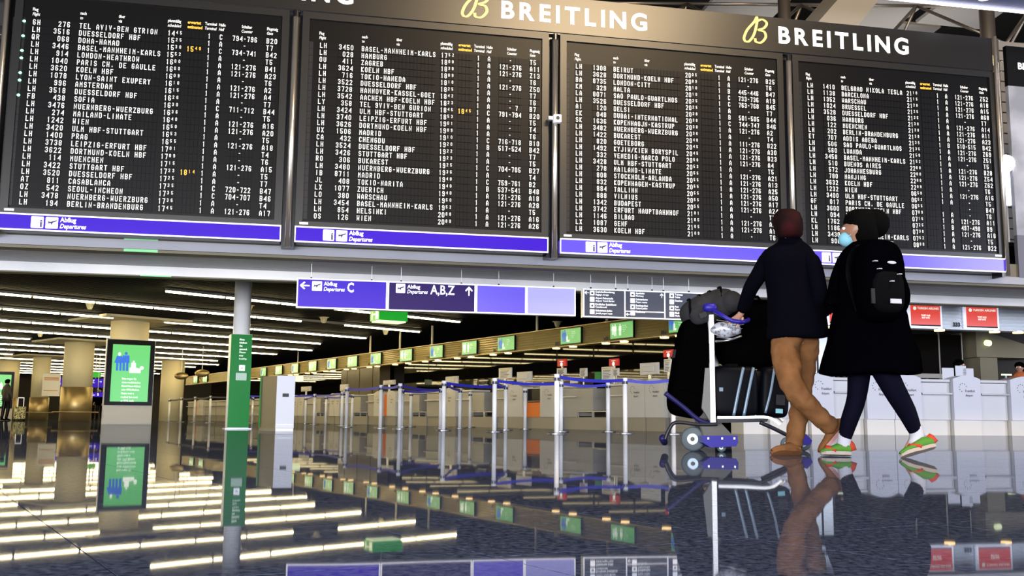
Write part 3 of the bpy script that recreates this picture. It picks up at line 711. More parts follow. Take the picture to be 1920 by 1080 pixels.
# ---------------------------------------------------------------- big advertising screens
def kiosk(loc, rz, lab, w=.64, h=2.33):
    t = thing('information_screen', lab, 'screen', loc, rz)
    G().box(-w, w, -.0, .14, 0, h).build('housing', 'kiosk_base', t); G().box(-w+.02, w-.02, -.02, 0, .03, .50).build('base_panel', 'kiosk_base', t)
    G().box(-w+.02, w-.02, -.025, 0, .52, h-.015).build('glass_front', 'bezel', t)
    d = G().box(-w+.16, w-.14, -.03, -.025, .62, h-.15).build('display', 'screen_green', t)
    g = G(); figure(g, -.30, 1.46, .5, -.033, True); figure(g, -.13, 1.46, .53, -.034); g.build('blue_figures', 'picto_blue', d)
    g = G(); figure(g, .08, 1.41, .34, -.033); g.add([(-.02, -.034, 1.41), (.27, -.034, 1.41), (.27, -.034, 1.52), (.12, -.034, 1.56), (-.02, -.034, 1.55)], [(0, 1, 2, 3, 4)]); g.ball((.3, -.033, 1.55), .05, .002, .05, 10, 6)
    g.ball((-.30, -.035, 1.915), .035, .002, .05, 10, 6)
    for k, s in enumerate(('Bitte tragen Sie', 'einen medizinischen', 'Mund-Nasen-Schutz', 'oder FFP2-Masken.', 'Please wear a', 'medical face mask', 'or FFP2 mask.')):
        text(g, s, -.20, 1.22-.10*k, .052, -.033, off=.02, sx=.8)
    g.build('lettering', 'picto_white', d); return t
kiosk((-10.52, 27.3, 0), math.radians(30), 'large upright green screen on a pale base with two blue figures')
kiosk((-24.0, 46.5, 0), math.radians(28), 'smaller upright green screen at the far left behind two travellers', .62, 2.25)
# paper notice on the third column
t = thing('notice_board', 'pale paper notice panel hung on the slimmer cream column', 'notice', (-22.45, 48.4, 0), math.radians(25))
G().box(-.40, .40, -.03, 0, 1.15, 2.25).build('panel', 'paper', t); mat('panel_brown', (.20, .145, .06), .35); mat('red_print', (.6, .25, .1), .6)
g = G(); g.box(-.33, .33, -.033, -.03, 2.0, 2.06); g.box(-.33, .33, -.033, -.03, 1.92, 1.97); g.box(-.33, .3, -.033, -.03, 1.40, 1.44); g.build('printed_line', 'red_print', t)
# distant blue signs
def farsign(px0, px1, py0, py1, Y, m, txt, lab, arr=None):
    a = aty(px0, py1, Y); b = aty(px1, py0, Y)
    t = thing('hanging_sign', lab, 'sign', (a.x, a.y, a.z)); w = b.x-a.x; h = b.z-a.z
    G().box(0, w, 0, .1, 0, h).build('panel', m, t); G().tube([(w/2, .05, h), (w/2, .05, ZC-a.z)], .02, 6).build('stem', 'alu', t)
    g = G()
    for x, z, s, hh in txt: text(g, s, x*w, z*h, hh*h, -.01, off=.03)
    if arr: arrow(g, arr*w, .65*h, .3*h, -.01, 'r')
    if g.v: g.build('lettering', 'icon_white', t)
farsign(104.5, 119, 708, 723.5, 56, 'purple', [(.35, .55, 'B', .3), (.35, .1, 'D', .3)], 'small blue gate sign reading B and D beside the paper notice')
farsign(160, 196, 710, 726, 50, 'purple', [(.32, .5, 'Z', .35)], 'blue gate sign reading Z with arrow right of the brass-clad column', .8)
farsign(160, 205, 736, 744, 48, 'purple', [(.5, .3, 'B', .5), (.2, .3, 'Abflug', .3)], 'low wide blue sign below the Z sign')
farsign(168, 188.5, 697, 707.5, 49, 'sign_green', [], 'small green exit sign above the blue Z sign')
# ---------------------------------------------------------------- waste station
a = atz(515.5, 808.5); t = thing('waste_bin', 'tall white-fronted waste station with dark slot right of the green stand', 'bin', (a.x, a.y, 0), 0)
f1 = Vector((math.cos(math.radians(16)), math.sin(math.radians(16)), 0))*.305; s1 = Vector((-.682, .731, 0))*.56
pl = [(0, 0), (f1.x, f1.y), (f1.x+s1.x*.9, f1.y+s1.y*.9), (s1.x, s1.y)]
G().plan([(x*.97+.003, y*.97+.01) for x, y in pl], 0, .05).build('foot', 'post_base', t); mat('bin_side', (.20, .17, .11), .45, .3)
G().plan(pl, .05, .93).build('body', 'bin_side', t)
f = G().box(0, .305, -.02, -.001, .05, .935).build('front_door', 'divider_white', t, rotz=math.radians(16), bevel=.006)
G().box(.10, .205, -.026, -.02, .575, .635).build('slot', 'text_dark', f, bevel=.004); G().box(.03, .275, -.024, -.02, .11, .115).build('door_groove', 'alu', f)
G().box(.0, .05, .0, .004, .06, .93).build('green_side', 'green_panel', t, loc=(s1.x-.001, s1.y-.02, 0), rotz=math.radians(133-180))
# ---------------------------------------------------------------- barrier posts and belts
PST = [(1044, 701.5), (1171.7, 708.4), (1261.5, 708), (1052, 715), (1140, 717.7), (927.8, 709), (948.6, 721), (833, 713.8), (826.7, 728), (863, 728), (882, 735), (985, 728), (771, 735.4),
       (750.7, 719), (755, 730), (715, 722), (651.3, 725.7), (642.3, 734.5), (661, 739.6), (612, 742.6), (590.4, 738.6), (574, 744.7), (457.8, 739.7), (474.4, 744.8), (395.3, 742), (366.3, 744), (340.4, 745.5), (318.4, 748)]
proto = thing('barrier_post', '', 'barrier post', (0, 0, 0), 0, 'white queue barrier posts')
o = G().tube([(0, 0, .02), (0, 0, .93)], .041, 16).build('post', 'post_white', proto, smooth=True)
o = G().tube([(0, 0, .93), (0, 0, .99)], .046, 16).build('belt_head', 'post_white', proto, smooth=True)
G().box(-.05, .05, -.04, .04, .88, .93).build('cassette', 'belt_dark', proto)
G().tube([(0, 0, 0), (0, 0, .012), (0, 0, .02)], [.16, .16, .13], 24).build('foot_plate', 'post_base', proto)
order = sorted(range(len(PST)), key=lambda i: PST[i][0])
PP = {}
for i, (x, y) in enumerate(PST):
    p = atz(x, y, .99); n = order.index(i); lab = 'white queue barrier post, '+(ORD[n]+' from the left' if n < 14 else ORD[len(PST)-1-n]+' from the right')+' along the check-in row'
    PP[i] = p
    if i == 0: proto.location = (p.x, p.y, 0); proto['label'] = lab
    else: dup(proto, (p.x, p.y, 0), 0, lab)
def belt(i, j, m='belt', lab=''):
    a = Vector(PP[i]) if isinstance(i, int) else Vector(i); b = Vector(PP[j]) if isinstance(j, int) else Vector(j); d = (b-a); L = d.length; d.z = 0; d.normalize(); nn = Vector((-d.y, d.x, 0))*.0015
    a2 = a+d*.035; b2 = b-d*.035; g = G(); n = 8
    P = [a2.lerp(b2, k/n)+Vector((0, 0, -.02-.035*math.sin(math.pi*k/n))) for k in range(n+1)]
    v = []
    for p in P: v += [p+nn, p-nn, p-nn-Vector((0, 0, .055)), p+nn-Vector((0, 0, .055))]
    g.add(v, [(4*k+q, 4*k+(q+1) % 4, 4*k+4+(q+1) % 4, 4*k+4+q) for k in range(n) for q in range(4)]+[(0, 1, 2, 3), (4*n+3, 4*n+2, 4*n+1, 4*n)])
    tag(g.build('barrier_belt', m), lab, 'barrier belt', 'belts between barrier posts')
BLT = [(0, 1, 'between the tallest-looking post and the next post to its right'), (1, 2, 'from the twin dividers to the luggage cart'), (3, 4, 'behind the front one, between the middle pair of posts'), (5, 3, 'leading left from the tallest-looking post to its neighbour'), (5, 6, 'short, stepping back behind the orange counter post'),
       (7, 6, 'spanning the pale monitor left of the orange counter'), (7, 9, 'short, behind the post in front of the divider'), (13, 8, 'left of the divider with the monitor'), (14, 8, 'lower rear one beside it'), (13, 14, 'short and steep beside the narrow orange desk'), (15, 13, 'just right of the narrow orange desk'), (16, 15, 'spanning the brown wall panel'), (17, 18, 'low and short in the third queue lane'),
       (16, 17, 'short at the third queue lane'), (20, 17, 'right of the white-fronted bin'), (20, 21, 'short and far, right of the bin'), (19, 18, 'far and low behind the second lane'), (22, 20, 'running behind the white-fronted bin'), (23, 22, 'short, left of the bin')]
for i, j, l in BLT: belt(i, j, 'belt', 'blue barrier belt '+l)
for i, j, l in ((24, 22, 'crossing behind the green stand'), (25, 24, 'left of the green stand'), (26, 25, 'second span left of the green stand'), (27, 26, 'nearest the large green screen')): belt(i, j, 'belt_dark', 'dark barrier belt '+l)
# ---------------------------------------------------------------- check-in counters
def rthing(nm, lab, cat, x=0., group=None):
    p = R0+UR*x; return thing(nm, lab, cat, (p.x, p.y, 0), AR, group)
def qthing(nm, lab, cat, x=0., group=None):
    p = Q0+U*x; return thing(nm, lab, cat, (p.x, p.y, 0), AU, group)
def logo(g, x, z, s, y):
    for k in range(7):
        a = math.radians(20+k*38); g.box(x+s*.5*math.cos(a)-.008, x+s*.5*math.cos(a)+.008, y-.002, y, z+s*.5*math.sin(a)-.008, z+s*.5*math.sin(a)+.008)
    text(g, 'Frankfurt', x+s*.3, z-s*.55, s*.3, y-.002, off=.01, w=s*1.35); text(g, 'Airport', x+s*.3, z-s*1.1, s*.3, y-.002, off=.01, w=s*1.0)
def divider(T, x0, w, lab, m, pl, grp):
    t = T('divider_panel', lab, 'panel', x0, grp); P = [(0, .3), (w, .3), (w, 1.10)]
    for k in range(1, 8): P.append((w-w*k/8, 1.10+.07*math.sin(math.pi*k/8)))
    P.append((0, 1.10)); G().prism(P, -.10, .25).build('panel', m, t); G().box(0, w, -.07, .25, 0, .3).build('plinth', pl, t)
    g = G(); logo(g, w*.35, .93, .16, -.101); g.build('logo_lettering', 'text_dark', t); return t
def counter(T, x0, w, lab, body, pl, grp):
    t = T('check_in_counter', lab, 'counter', x0, grp)
    G().box(.005, w-.005, 0, .6, .3, 1.02).build('body', body, t); G().box(.0, w, .04, .6, 0, .3).build('plinth', pl, t)
    G().box(0, w, -.04, .62, 1.03, 1.09).build('worktop', 'worktop' if body != 'counter_white' else 'counter_white', t, bevel=.015); G().box(.01, w-.01, -.10, 0, .79, .82).build('bag_shelf', 'worktop' if body != 'counter_white' else 'post_base', t)
    return t
def baggage(T, x0, w, lab, grp):
    t = T('baggage_bay', lab, 'counter', x0, grp)
    G().box(0, w, .5, .6, .3, .98).build('back_panel', 'wall_dark', t); G().box(0, w, .0, .6, 0, .3).build('plinth', 'plinth', t)
    G().box(0, w*.52, -.02, .5, .46, 1.0).build('scale_housing', 'counter_grey', t)
    G().box(0, w, .0, .55, .30, .33).build('conveyor_bed', 'bezel', t)
    for a in (.04, .5, .54, .97): G().box(w*a-.01, w*a+.01, -.02, 0, .3, .45).build('conveyor_leg', 'alu', t)
    G().box(0, w, -.02, 0, .43, .45).build('conveyor_rail', 'alu', t); return t
def orangedesk(T, x0, w, lab, full):
    t = T('orange_desk', lab, 'counter', x0)
    G().box(.01, w-.01, 0, .5, .3, 1.05 if full else .68).build('orange_body', 'orange', t); G().box(0, w, .04, .5, 0, .3).build('plinth', 'plinth', t)
    if not full:
        G().box(.0, w, .05, .5, .68, 1.04).build('monitor_shelf', 'bezel', t); G().box(0, w, -.03, .5, .70, .73).build('ledge', 'wood', t)
        G().box(w-.05, w, -.05, .5, .3, 1.07).build('orange_side', 'orange', t); G().box(0, w, -.02, .5, 1.04, 1.07).build('desk_top', 'worktop', t)
    return t
gc, gd_, gb = 'grey counters of the long row', 'curved white dividers of the long row', 'baggage bays of the long row'
XR = lambda x: onR(x, 770)[0]        # where a vertical edge of the row lies along it
UN = [('c', 1253, 1300), ('d', 1216, 1252), ('d', 1180.5, 1215), ('c', 1142, 1180), ('b', 1083, 1142), ('c', 1055, 1082), ('d', 1018.5, 1054), ('o', 986, 1018), ('d', 955, 985), ('c', 931, 955), ('b', 886, 931), ('c', 860, 885), ('d', 836, 859),
      ('c', 800, 835), ('b', 773, 800), ('c', 746, 772), ('d', 730, 745.5), ('O', 720, 729.5), ('d', 705.5, 719.5), ('c', 689.5, 705), ('b', 663.5, 689), ('c', 641, 663), ('d', 631.5, 640.5), ('d', 622, 631), ('c', 609, 621.5), ('b', 594, 608.5), ('c', 573, 593.5),
      ('d', 562, 572.5), ('d', 551.5, 561.5), ('c', 536, 551), ('b', 515, 536), ('c', 500, 514), ('d', 490, 499), ('O', 455, 462), ('c', 462, 489), ('b', 432, 455), ('c', 405, 431), ('c', 385, 404), ('d', 372, 384), ('O', 366, 371.5), ('c', 352, 365.5)]
cnt = {'c': 0, 'd': 0, 'b': 0}
for k, a, b in UN:
    x0, x1 = XR(a), XR(b); w = x1-x0
    if k in cnt: cnt[k] += 1; nn = ORD[cnt[k]-1]
    if k == 'c': counter(rthing, x0, w, 'grey check-in counter with bag shelf in the long row, '+nn+' from the right end', 'counter_grey', 'plinth', gc)
    elif k == 'd': divider(rthing, x0, w, 'curved pale divider with airport logo in the long row, '+nn+' from the right end', 'divider', 'plinth', gd_)
    elif k == 'b': baggage(rthing, x0, w, 'open baggage bay with conveyor in the long row, '+nn+' from the right end', gb)
    elif k == 'o': orangedesk(rthing, x0, w, 'orange desk with black upper half between two white dividers', False)
    else: orangedesk(rthing, x0, w, 'narrow orange desk panel '+{720: 'left of the middle of the long row', 455: 'just right of the green stand', 366: 'far left, behind the dark belts'}[a], True)
# right-hand row, facing the camera
XQ = lambda x: onQ(x, 760)[0]
cq = ('white counters behind the walkers', 'white dividers behind the walkers')
nq = [('c', 1395, 1440), ('d', 1440, 1470), ('c', 1470, 1516), ('d', 1517, 1559), ('c', 1560, 1620), ('d', 1621, 1672), ('d', 1673, 1723), ('c', 1724, 1782), ('d', 1783, 1834), ('c', 1835, 1889), ('d', 1890, 1945), ('c', 1946, 2000)]
cn = {'c': 0, 'd': 0}
for k, a, b in nq:
    x0, x1 = XQ(a), XQ(b); cn[k] += 1
    if k == 'c': counter(qthing, x0, x1-x0, 'white check-in counter behind the walkers, '+ORD[cn[k]-1]+' from the left', 'counter_white', 'plinth_light', cq[0])
    else: divider(qthing, x0, x1-x0, 'white divider panel with airport logo behind the walkers, '+ORD[cn[k]-1]+' from the left', 'divider_white', 'plinth_light', cq[1])
# fascia over the long row: modules with horizontal slats, screens, numbers, downlights
def fascia(T, x0, x1, lab, grp, m, z0=2.1, z1=2.56):
    t = T('fascia_module', lab, 'fascia', x0, grp); w = x1-x0
    G().box(.01, w-.01, .03, .25, z0+.005, z1-.005).build('core', m, t); G().box(0, w, -.02, .27, z1, z1+.02).build('top_rail', m, t); G().box(0, w, -.02, .27, z0-.02, z0).build('bottom_rail', m, t)
    n = 7; h = (z1-z0)/n; g = G().prism([(.01, 0), (w-.01, 0), (w-.01, h*.9), (.01, h*.9)], -.012, .03)
    g.v = [(x, y+(.03 if (z > h*.5 and y < 0) else 0), z) for x, y, z in g.v]; me = g.mesh('slat', m)
    for k in range(n):
        o = bpy.data.objects.new('slat', me); COL.objects.link(o); o.parent = t; o.location = (0, 0, z0+h*k)
    return t
def screen(T, x0, w, kind, lab, grp, num, z0=2.10, z1=2.55):
    t = T('counter_screen', lab, 'screen', x0, grp)
    rotx = 0
    if kind in 'AB':
        G().box(0, w, -.07, -.03, z0+.02, z1-.02).build('bezel', 'bezel', t)
        d = G().box(.02, w-.02, -.075, -.07, z0+.04, z1-.04).build('display', 'screen_green_dim', t)
        g = G()
        if kind == 'A':
            figure(g, w*.14, z0+.10, .28, -.078, True); figure(g, w*.23, z0+.10, .30, -.079); g.build('blue_figures', 'picto_blue', d); g = G(); figure(g, w*.34, z0+.08, .18, -.078); g.box(w*.36, w*.46, -.079, -.078, z0+.08, z0+.13)
        else: figure(g, w*.14, z0+.13, .25, -.078); figure(g, w*.24, z0+.10, .29, -.078); figure(g, w*.45, z0+.10, .28, -.078)
        for k, s in enumerate(('Bitte tragen', 'Sie eine Maske', 'Please wear', 'a mask')): text(g, s, w*.56, z1-.13-.045*k, .02, -.078, off=0)
        g.build('lettering', 'picto_white', d)
    else:
        G().box(0, w, -.07, -.03, z0-.01, z1+.03).build('bezel', 'screen_white', t)
        d = G().box(.04, w-.04, -.075, -.07, z0+.04, z1-.01).build('display', 'screen_red', t)
        g = G(); g.tube([(.13, -.078, z1-.09), (.13, -.080, z1-.09)], .035, 16); text(g, 'TURKISH AIRLINES', .19, z1-.105, .04, -.078, off=.03, w=w-.26)
        text(g, 'TICKET SALES', w/2, z0+.21, .03, -.078, off=.03, align='c', w=.2); text(g, 'BILET SATIS', w/2, z0+.165, .03, -.078, off=.03, align='c', w=.17)
        g.build('lettering', 'picto_white', d); G().box(.04, w-.04, -.076, -.07, z0+.015, z0+.04).build('dark_footer', 'text_dark', d)
    g = G(); text(g, num, -.30 if kind in 'AB' else -.24, z0+.03, .075, -.03, off=.06); g.build('counter_number', 'text_dark', t)
    return t
def down(T, x, lab, z=2.07, y=.0):
    t = T('downlight', lab, 'light', x, 'downlights under the fascia'); G().tube([(0, y, z-.03), (0, y, z+.01)], .10, 16).build('lens', 'downlight', t); G().tube([(0, y, z-.0), (0, y, z+.015)], .12, 16).build('rim', 'alu', t)
XF = lambda x: onR(x, 640)[0]
JN = [1305, 1193.5, 1096, 1001, 966-0, 899, 835.5, 779, 720, 676, 635.5, 599, 565, 534.5, 505, 480, 458, 440, 424, 410, 397, 380, 366, 352]
for k in range(len(JN)-1):
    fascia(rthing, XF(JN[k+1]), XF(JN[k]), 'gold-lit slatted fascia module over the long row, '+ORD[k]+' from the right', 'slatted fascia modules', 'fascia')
SC = [(1258, 1292, 'A'), (1148, 1192.5, 'B'), (1055, 1094, 'A'), (937, 969, 'A'), (870, 898, 'B'), (810, 834.5, 'A'), (754, 778.5, 'B'), (699, 718.5, 'A'), (656, 675, 'B'), (618, 634.6, 'A'), (583.6, 598, 'B'), (551.6, 564, 'A'), (521.5, 533.7, 'B'), (493.6, 504, 'A'), (386, 395, 'B'), (368.6, 378.6, 'B')]
for k, (a, b, kd) in enumerate(SC):
    x0, x1 = XF(a), XF(b)
    screen(rthing, x0, min(.95, x1-x0), kd, 'green counter screen '+('with blue pair' if kd == 'A' else 'with white figures')+', '+ORD[k]+' from the right over the long row', 'green counter screens', str(354-k))
dl = []
for a, b, kd in SC: dl += [a-12 if a > 700 else a-5, (a+b)/2]
dl = sorted(set(dl), reverse=True)[:26]
for k, a in enumerate(dl): down(rthing, XF(a), 'small amber downlight under the long fascia, '+ORD[k]+' from the right')
# fascia hangers
for k, a in enumerate((1132, 1001, 805, 745, 690)):
    x = XF(a); t = rthing('hanger', 'short cream rod hanging the long fascia from the ceiling, '+ORD[k]+' from the right', 'rod', x, 'fascia hangers'); G().tube([(0, .1, 2.57), (0, .1, ZC+.05)], .035, 10).build('rod', 'cream', t); G().tube([(0, .1, 2.57), (0, .1, 2.60)], .07, 10).build('foot', 'cream', t)
XG = lambda x: onQ(x, 590)[0]
JQ = [1455, 1547, 1625, 1700, 1803.5, 1925, 2050]
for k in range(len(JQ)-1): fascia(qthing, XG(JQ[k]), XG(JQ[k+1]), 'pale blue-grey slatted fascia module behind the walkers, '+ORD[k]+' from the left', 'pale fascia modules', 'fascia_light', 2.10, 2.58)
for k, (a, b) in enumerate(((1548, 1600), (1700, 1762), (1804, 1868))):
    screen(qthing, XG(a), XG(b)-XG(a), 'R', 'red airline counter screen '+('between the two walkers', 'just right of the backpack', 'at the right end')[k], 'red counter screens', ('331', '332', '333')[k], 2.11, 2.56)
for k, a in enumerate((1560, 1760, 1863, 1907)): down(qthing, XG(a), 'small amber downlight under the pale fascia, '+ORD[k]+' from the left')
for k, a in enumerate((1762, 1893)):
    x, _ = onQ(a, 555); t = qthing('hanger', 'grey post above the pale fascia, '+('left', 'right')[k]+' of two', 'rod', x, 'pale fascia hangers'); G().tube([(0, .1, 2.6), (0, .1, 4.2)], .05, 12).build('post', 'alu', t); G().tube([(0, .1, 2.6), (0, .1, 2.63)], .08, 12).build('foot', 'alu', t)
# things standing on the counters of the long row
def onR2(x, y): return onR(x, y, .3)
def rbox(nm, lab, cat, px0, px1, py0, py1, m, extra=None, stand=True, grp=None, base=1.09):
    a, z0 = onR2(px0, py1); b, z1 = onR2(px1, py0); p = R0-NR*.3+UR*a; w = b-a; z0 = max(z0, base)
    t = thing(nm, lab, cat, (p.x, p.y, 0), AR, grp)
    G().box(0, w, -.02, .03, z0+(.0 if not stand else .02), z1).build('panel', m, t, bevel=.006)
    if stand:
        if z0+.02 > base+.0: G().box(w*.42, w*.58, 0, .02, base, z0+.04).build('stem', 'alu', t)
        G().box(w*.2, w*.8, -.06, .1, base, base+.015).build('foot', m if m != 'red_sign' else 'paper', t)
    if extra == 'text':
        g = G()
        for k in range(6): g.box(w*.15, w*(.85-.08*(k % 3)), -.023, -.02, z1-(z1-z0)*(.25+.11*k)-.012, z1-(z1-z0)*(.25+.11*k)); 
        g.build('printed_line', 'text_dark', t); G().box(w*.08, w*.92, -.023, -.02, z1-(z1-z0)*.17, z1-(z1-z0)*.06).build('printed_heading', 'fascia', t)
    if extra == 'icon': g = G(); g.ball((w/2, -.022, z0+(z1-z0)*.35), w*.14, .003, w*.14, 10, 6); g.box(w*.3, w*.7, -.024, -.02, z1-(z1-z0)*.3, z1-(z1-z0)*.24); g.build('printed_symbol', 'picto_white', t)
    if extra == 'mon': G().box(w*.2, w*.8, -.05, -.02, z0+(z1-z0)*.3, z0+(z1-z0)*.75).build('rear_cover', m, t, bevel=.01)
    return t
rbox('monitor', 'cream back of a monitor above the divider in front of the two posts', 'monitor', 836, 859, 705, 722, 'divider', 'mon')
rbox('monitor', 'cream back of a monitor above the orange desk', 'monitor', 970, 997, 696, 717, 'divider', 'mon')
rbox('monitor', 'white back of a monitor right of the twin dividers near the cart', 'monitor', 1201, 1235, 679, 705, 'divider', 'mon')
rbox('monitor', 'pale monitor back left of the narrow orange desk', 'monitor', 719, 741, 712, 723, 'divider', 'mon')
rbox('monitor', 'pale monitor back in front of the brown wall panel', 'monitor', 638, 653, 720, 734, 'divider', 'mon')
rbox('monitor', 'pale monitor back right of the white-fronted bin', 'monitor', 565, 583, 724, 735, 'divider', 'mon')
rbox('notice_stand', 'white printed notice on a stand left of the orange desk', 'notice', 936, 959, 689, 712, 'paper', 'text')
rbox('notice_stand', 'white printed notice with yellow heading right of the open bay', 'notice', 1129, 1149, 687, 714, 'paper', 'text')
rbox('notice_stand', 'narrow printed notice above the open baggage bay', 'notice', 1088, 1100, 690, 708, 'paper', 'text')
rbox('notice_stand', 'small printed notice under the left red sign', 'notice', 1045, 1061, 689.5, 704, 'paper', 'text')
rbox('notice_stand', 'small printed notice right of the middle red sign', 'notice', 1150.5, 1160, 690, 706, 'paper', 'text')
rbox('notice_stand', 'printed notice beside the luggage cart under the right red sign', 'notice', 1246, 1258, 673, 700, 'paper', 'text')
rbox('red_sign', 'red square warning sign above the tallest-looking barrier post', 'sign', 1046, 1062, 673, 689, 'red_sign', 'icon')
rbox('red_sign', 'red square warning sign above the printed notice with yellow heading', 'sign', 1143, 1160, 672, 688, 'red_sign', 'icon')
rbox('red_sign', 'red square warning sign beside the luggage on the cart', 'sign', 1245, 1264, 655, 672, 'red_sign', 'icon')
rbox('telephone', 'grey keypad telephone on the counter right of the grey opening', 'telephone', 895, 915, 714, 722, 'bezel', None, False)
rbox('file_rack', 'row of white files on the counter left of the orange desk', 'files', 899, 914, 712, 723, 'paper', 'text', False)
rbox('carton', 'brown cardboard carton on the orange desk', 'box', 1000, 1014, 716, 721, 'wood', None, False)
rbox('tissue_box', 'white tissue box on the counter over the open bay', 'box', 1070, 1082, 712, 719, 'paper', None, False)
rbox('potted_flower', 'small red and green potted flower by the printed notice', 'plant', 1116, 1127, 697, 712, 'leaf' if 'leaf' in MAT else 'green_panel', None, False)
# cables seen as pale arcs are reflections of the light lines in the dark glass; back wall pieces between
for a, b, lab in ((640, 712, 'brass-toned wall panel behind the third queue lane'), (1020, 1088, 'low brown cabinet behind the left red sign')):
    x0 = onR(a, 700, 3.6)[0]; x1 = onR(b, 700, 3.6)[0]; p = R0-NR*3.6
    t = thing('wall_cabinet', lab, 'cabinet', (p.x, p.y, 0), AR); hh = 2.9 if a < 700 else 1.45
    G().box(x0, x1, 0, .5, .1, hh).build('body', 'panel_brown' if a < 700 else 'wall_brown', t); G().box(x0+.03, x1-.03, .03, .47, 0, .1).build('foot', 'wall_dark', t)
    for k in range(3): xx = x0+(x1-x0)*(k+.5)/3; G().box(xx-.01, xx+.01, -.01, 0, .15, hh-.05).build('door_seam', 'wall_dark', t)
p = aty(557, 709, 45); t = thing('exit_sign', 'tiny glowing exit sign above the white-fronted bin', 'exit sign', (p.x, p.y, p.z))
G().box(-.26, .26, 0, .1, -.12, .12).build('box', 'exit_glow', t); G().tube([(0, .05, .12), (0, .05, ZC-p.z)], .02, 6).build('stem', 'alu', t)
# back office seen over the right-hand row
p0 = Q0-N*3.2
t = thing('office_block', 'cream boxed canopy with a lamp behind the right counters', 'canopy', (p0.x, p0.y, 0), AU)
x0 = onQ(1806, 680, 3.2)[0]; x1 = onQ(1893, 680, 3.2)[0]
G().prism([(x0, 1.75), (x1+.35, 1.75), (x1, 2.08), (x0+.22, 2.35), (x0, 2.35)], -.5, .4).build('canopy_box', 'canopy_tan', t); G().box(x0+.15, x0+.6, -.4, .3, .2, 1.75).build('support', 'canopy_tan', t)
G().tube([(x0+.25, -.62, 2.06), (x0+.25, -.52, 2.08)], .07, 14).build('lamp', 'exit_glow', t)
for k, (a, b, lab) in enumerate(((1705, 1760, 'dark glass office pane right of the backpack'), (1762, 1803, 'dark glass office pane left of the staff member'))):
    xa, xb = onQ(a, 660, 2.8)[0], onQ(b, 660, 2.8)[0]; q0 = Q0-N*2.8
    t = thing('office_window', lab, 'window', (q0.x, q0.y, 0), AU); G().box(xa, xb, 0, .03, 1.35, 2.25).build('pane', 'glass_dark', t); g = G(); g.box(xa-.02, xa, -.01, .04, 0, 2.3); g.box(xb, xb+.02, -.01, .04, 0, 2.3); g.box(xa, xb, -.01, .04, 1.25, 1.35); g.build('frame', 'sage', t)
# row of bright openings between the walkers
mat('daylight_pane', (.8, .85, .95), .4, emit=(.75, .85, 1), es=.75)
xa, xb = onQ(1512, 660, 3.6)[0], onQ(1552, 660, 3.6)[0]; q0 = Q0-N*3.6
t = thing('lit_window', 'bright whitish window between the two walkers', 'window', (q0.x, q0.y, 0), AU); G().box(xa, xb, 0, .03, 1.2, 2.3).build('pane', 'daylight_pane', t); g = G(); g.box(xa-.05, xa, -.02, .05, .0, 2.35); g.box(xb, xb+.05, -.02, .05, 0, 2.35); g.box((xa+xb)/2-.02, (xa+xb)/2+.02, -.02, 0, 1.2, 2.3); g.build('frame', 'bezel', t)
# papers and sheets on the right counters
for a, b, c, d, lab in ((1767, 1788, 690, 706, 'white sheet leaning left of the staff member'), (1792, 1811, 686, 705, 'clipboard sheet held up in front of the staff member'), (1806, 1825, 691, 705, 'tall white sheet right of the staff member')):
    x0, z0 = onQ(a, d, .2); x1, z1 = onQ(b, c, .2); q = Q0-N*.2
    t = thing('paper_sheet', lab, 'paper', (q.x, q.y, 0), AU); G().box(x0, x1, 0, .01, 1.09, z1).build('sheet', 'divider_white', t); G().box(x0, x1, -.02, .05, 1.09, 1.10).build('holder', 'alu', t)
# ---------------------------------------------------------------- upper hall: roof, truss, banner, lamp
t0 = G().box(-30, 40, 16.9, 60, 11.6, 11.9).build('ceiling.001', 'roof_void'); tag(t0, kind='structure')
rp = G().box(0, 1.95, 0, 2.3, 0, .08).mesh('panel', 'roof_panel'); k = 0
for i in range(-7, 9):
    for j in range(0, 5):
        if (i*7+j*3) % 4 == 3: continue
        o = bpy.data.objects.new('panel', rp); COL.objects.link(o); o.parent = t0; o.location = (2.6*i+1.3*(j % 2), 20.5+3.0*j, 10.0+.15*((i+j) % 3)); o.rotation_euler = (math.radians(-10), math.radians(8*((i+j) % 2)-4), math.radians(20))
t = thing('roof_truss', 'dark steel space frame of tubes under the grey roof panels', 'truss')
tubes = []
for i in range(-6, 9):
    for j in range(0, 4):
        a = Vector((2.6*i+.9*j, 20+2.6*j, 8.2)); b = Vector((2.6*i+1.3+.9*j, 21.3+2.6*j, 9.6))
        tubes.append((a, a+Vector((2.6, 0, 0)), .035))
        if a.x > -2: tubes += [(a, b, .036), (a+Vector((2.6, 0, 0)), b, .036), (a+Vector((.9, 2.6, 0)), b, .036)]
        tubes.append((b, b+Vector((2.6, 0, 0)), .04))
for a, b, r in tubes: G().tube([a, b], r, 8).build('strut', 'roof_tube', t, smooth=True)
a = aty(1850, 25, 18.5); t = thing('roof_post', 'round steel post rising behind the right end of the header', 'post', (a.x, a.y, 0)); G().tube([(0, 0, 3), (0, 0, 10.5)], .14, 16).build('post', 'roof_tube', t, smooth=True); G().tube([(0, 0, 7.1), (0, 0, 7.3)], .18, 16).build('collar', 'steel', t)
a = aty(1470, 5, 18.5); t = thing('roof_post', 'round steel post rising behind the middle of the header', 'post', (a.x, a.y, 0)); G().tube([(0, 0, 3), (0, 0, 10.5)], .12, 16).build('post', 'roof_tube', t, smooth=True); G().tube([(0, 0, 7.1), (0, 0, 7.3)], .16, 16).build('collar', 'steel', t)
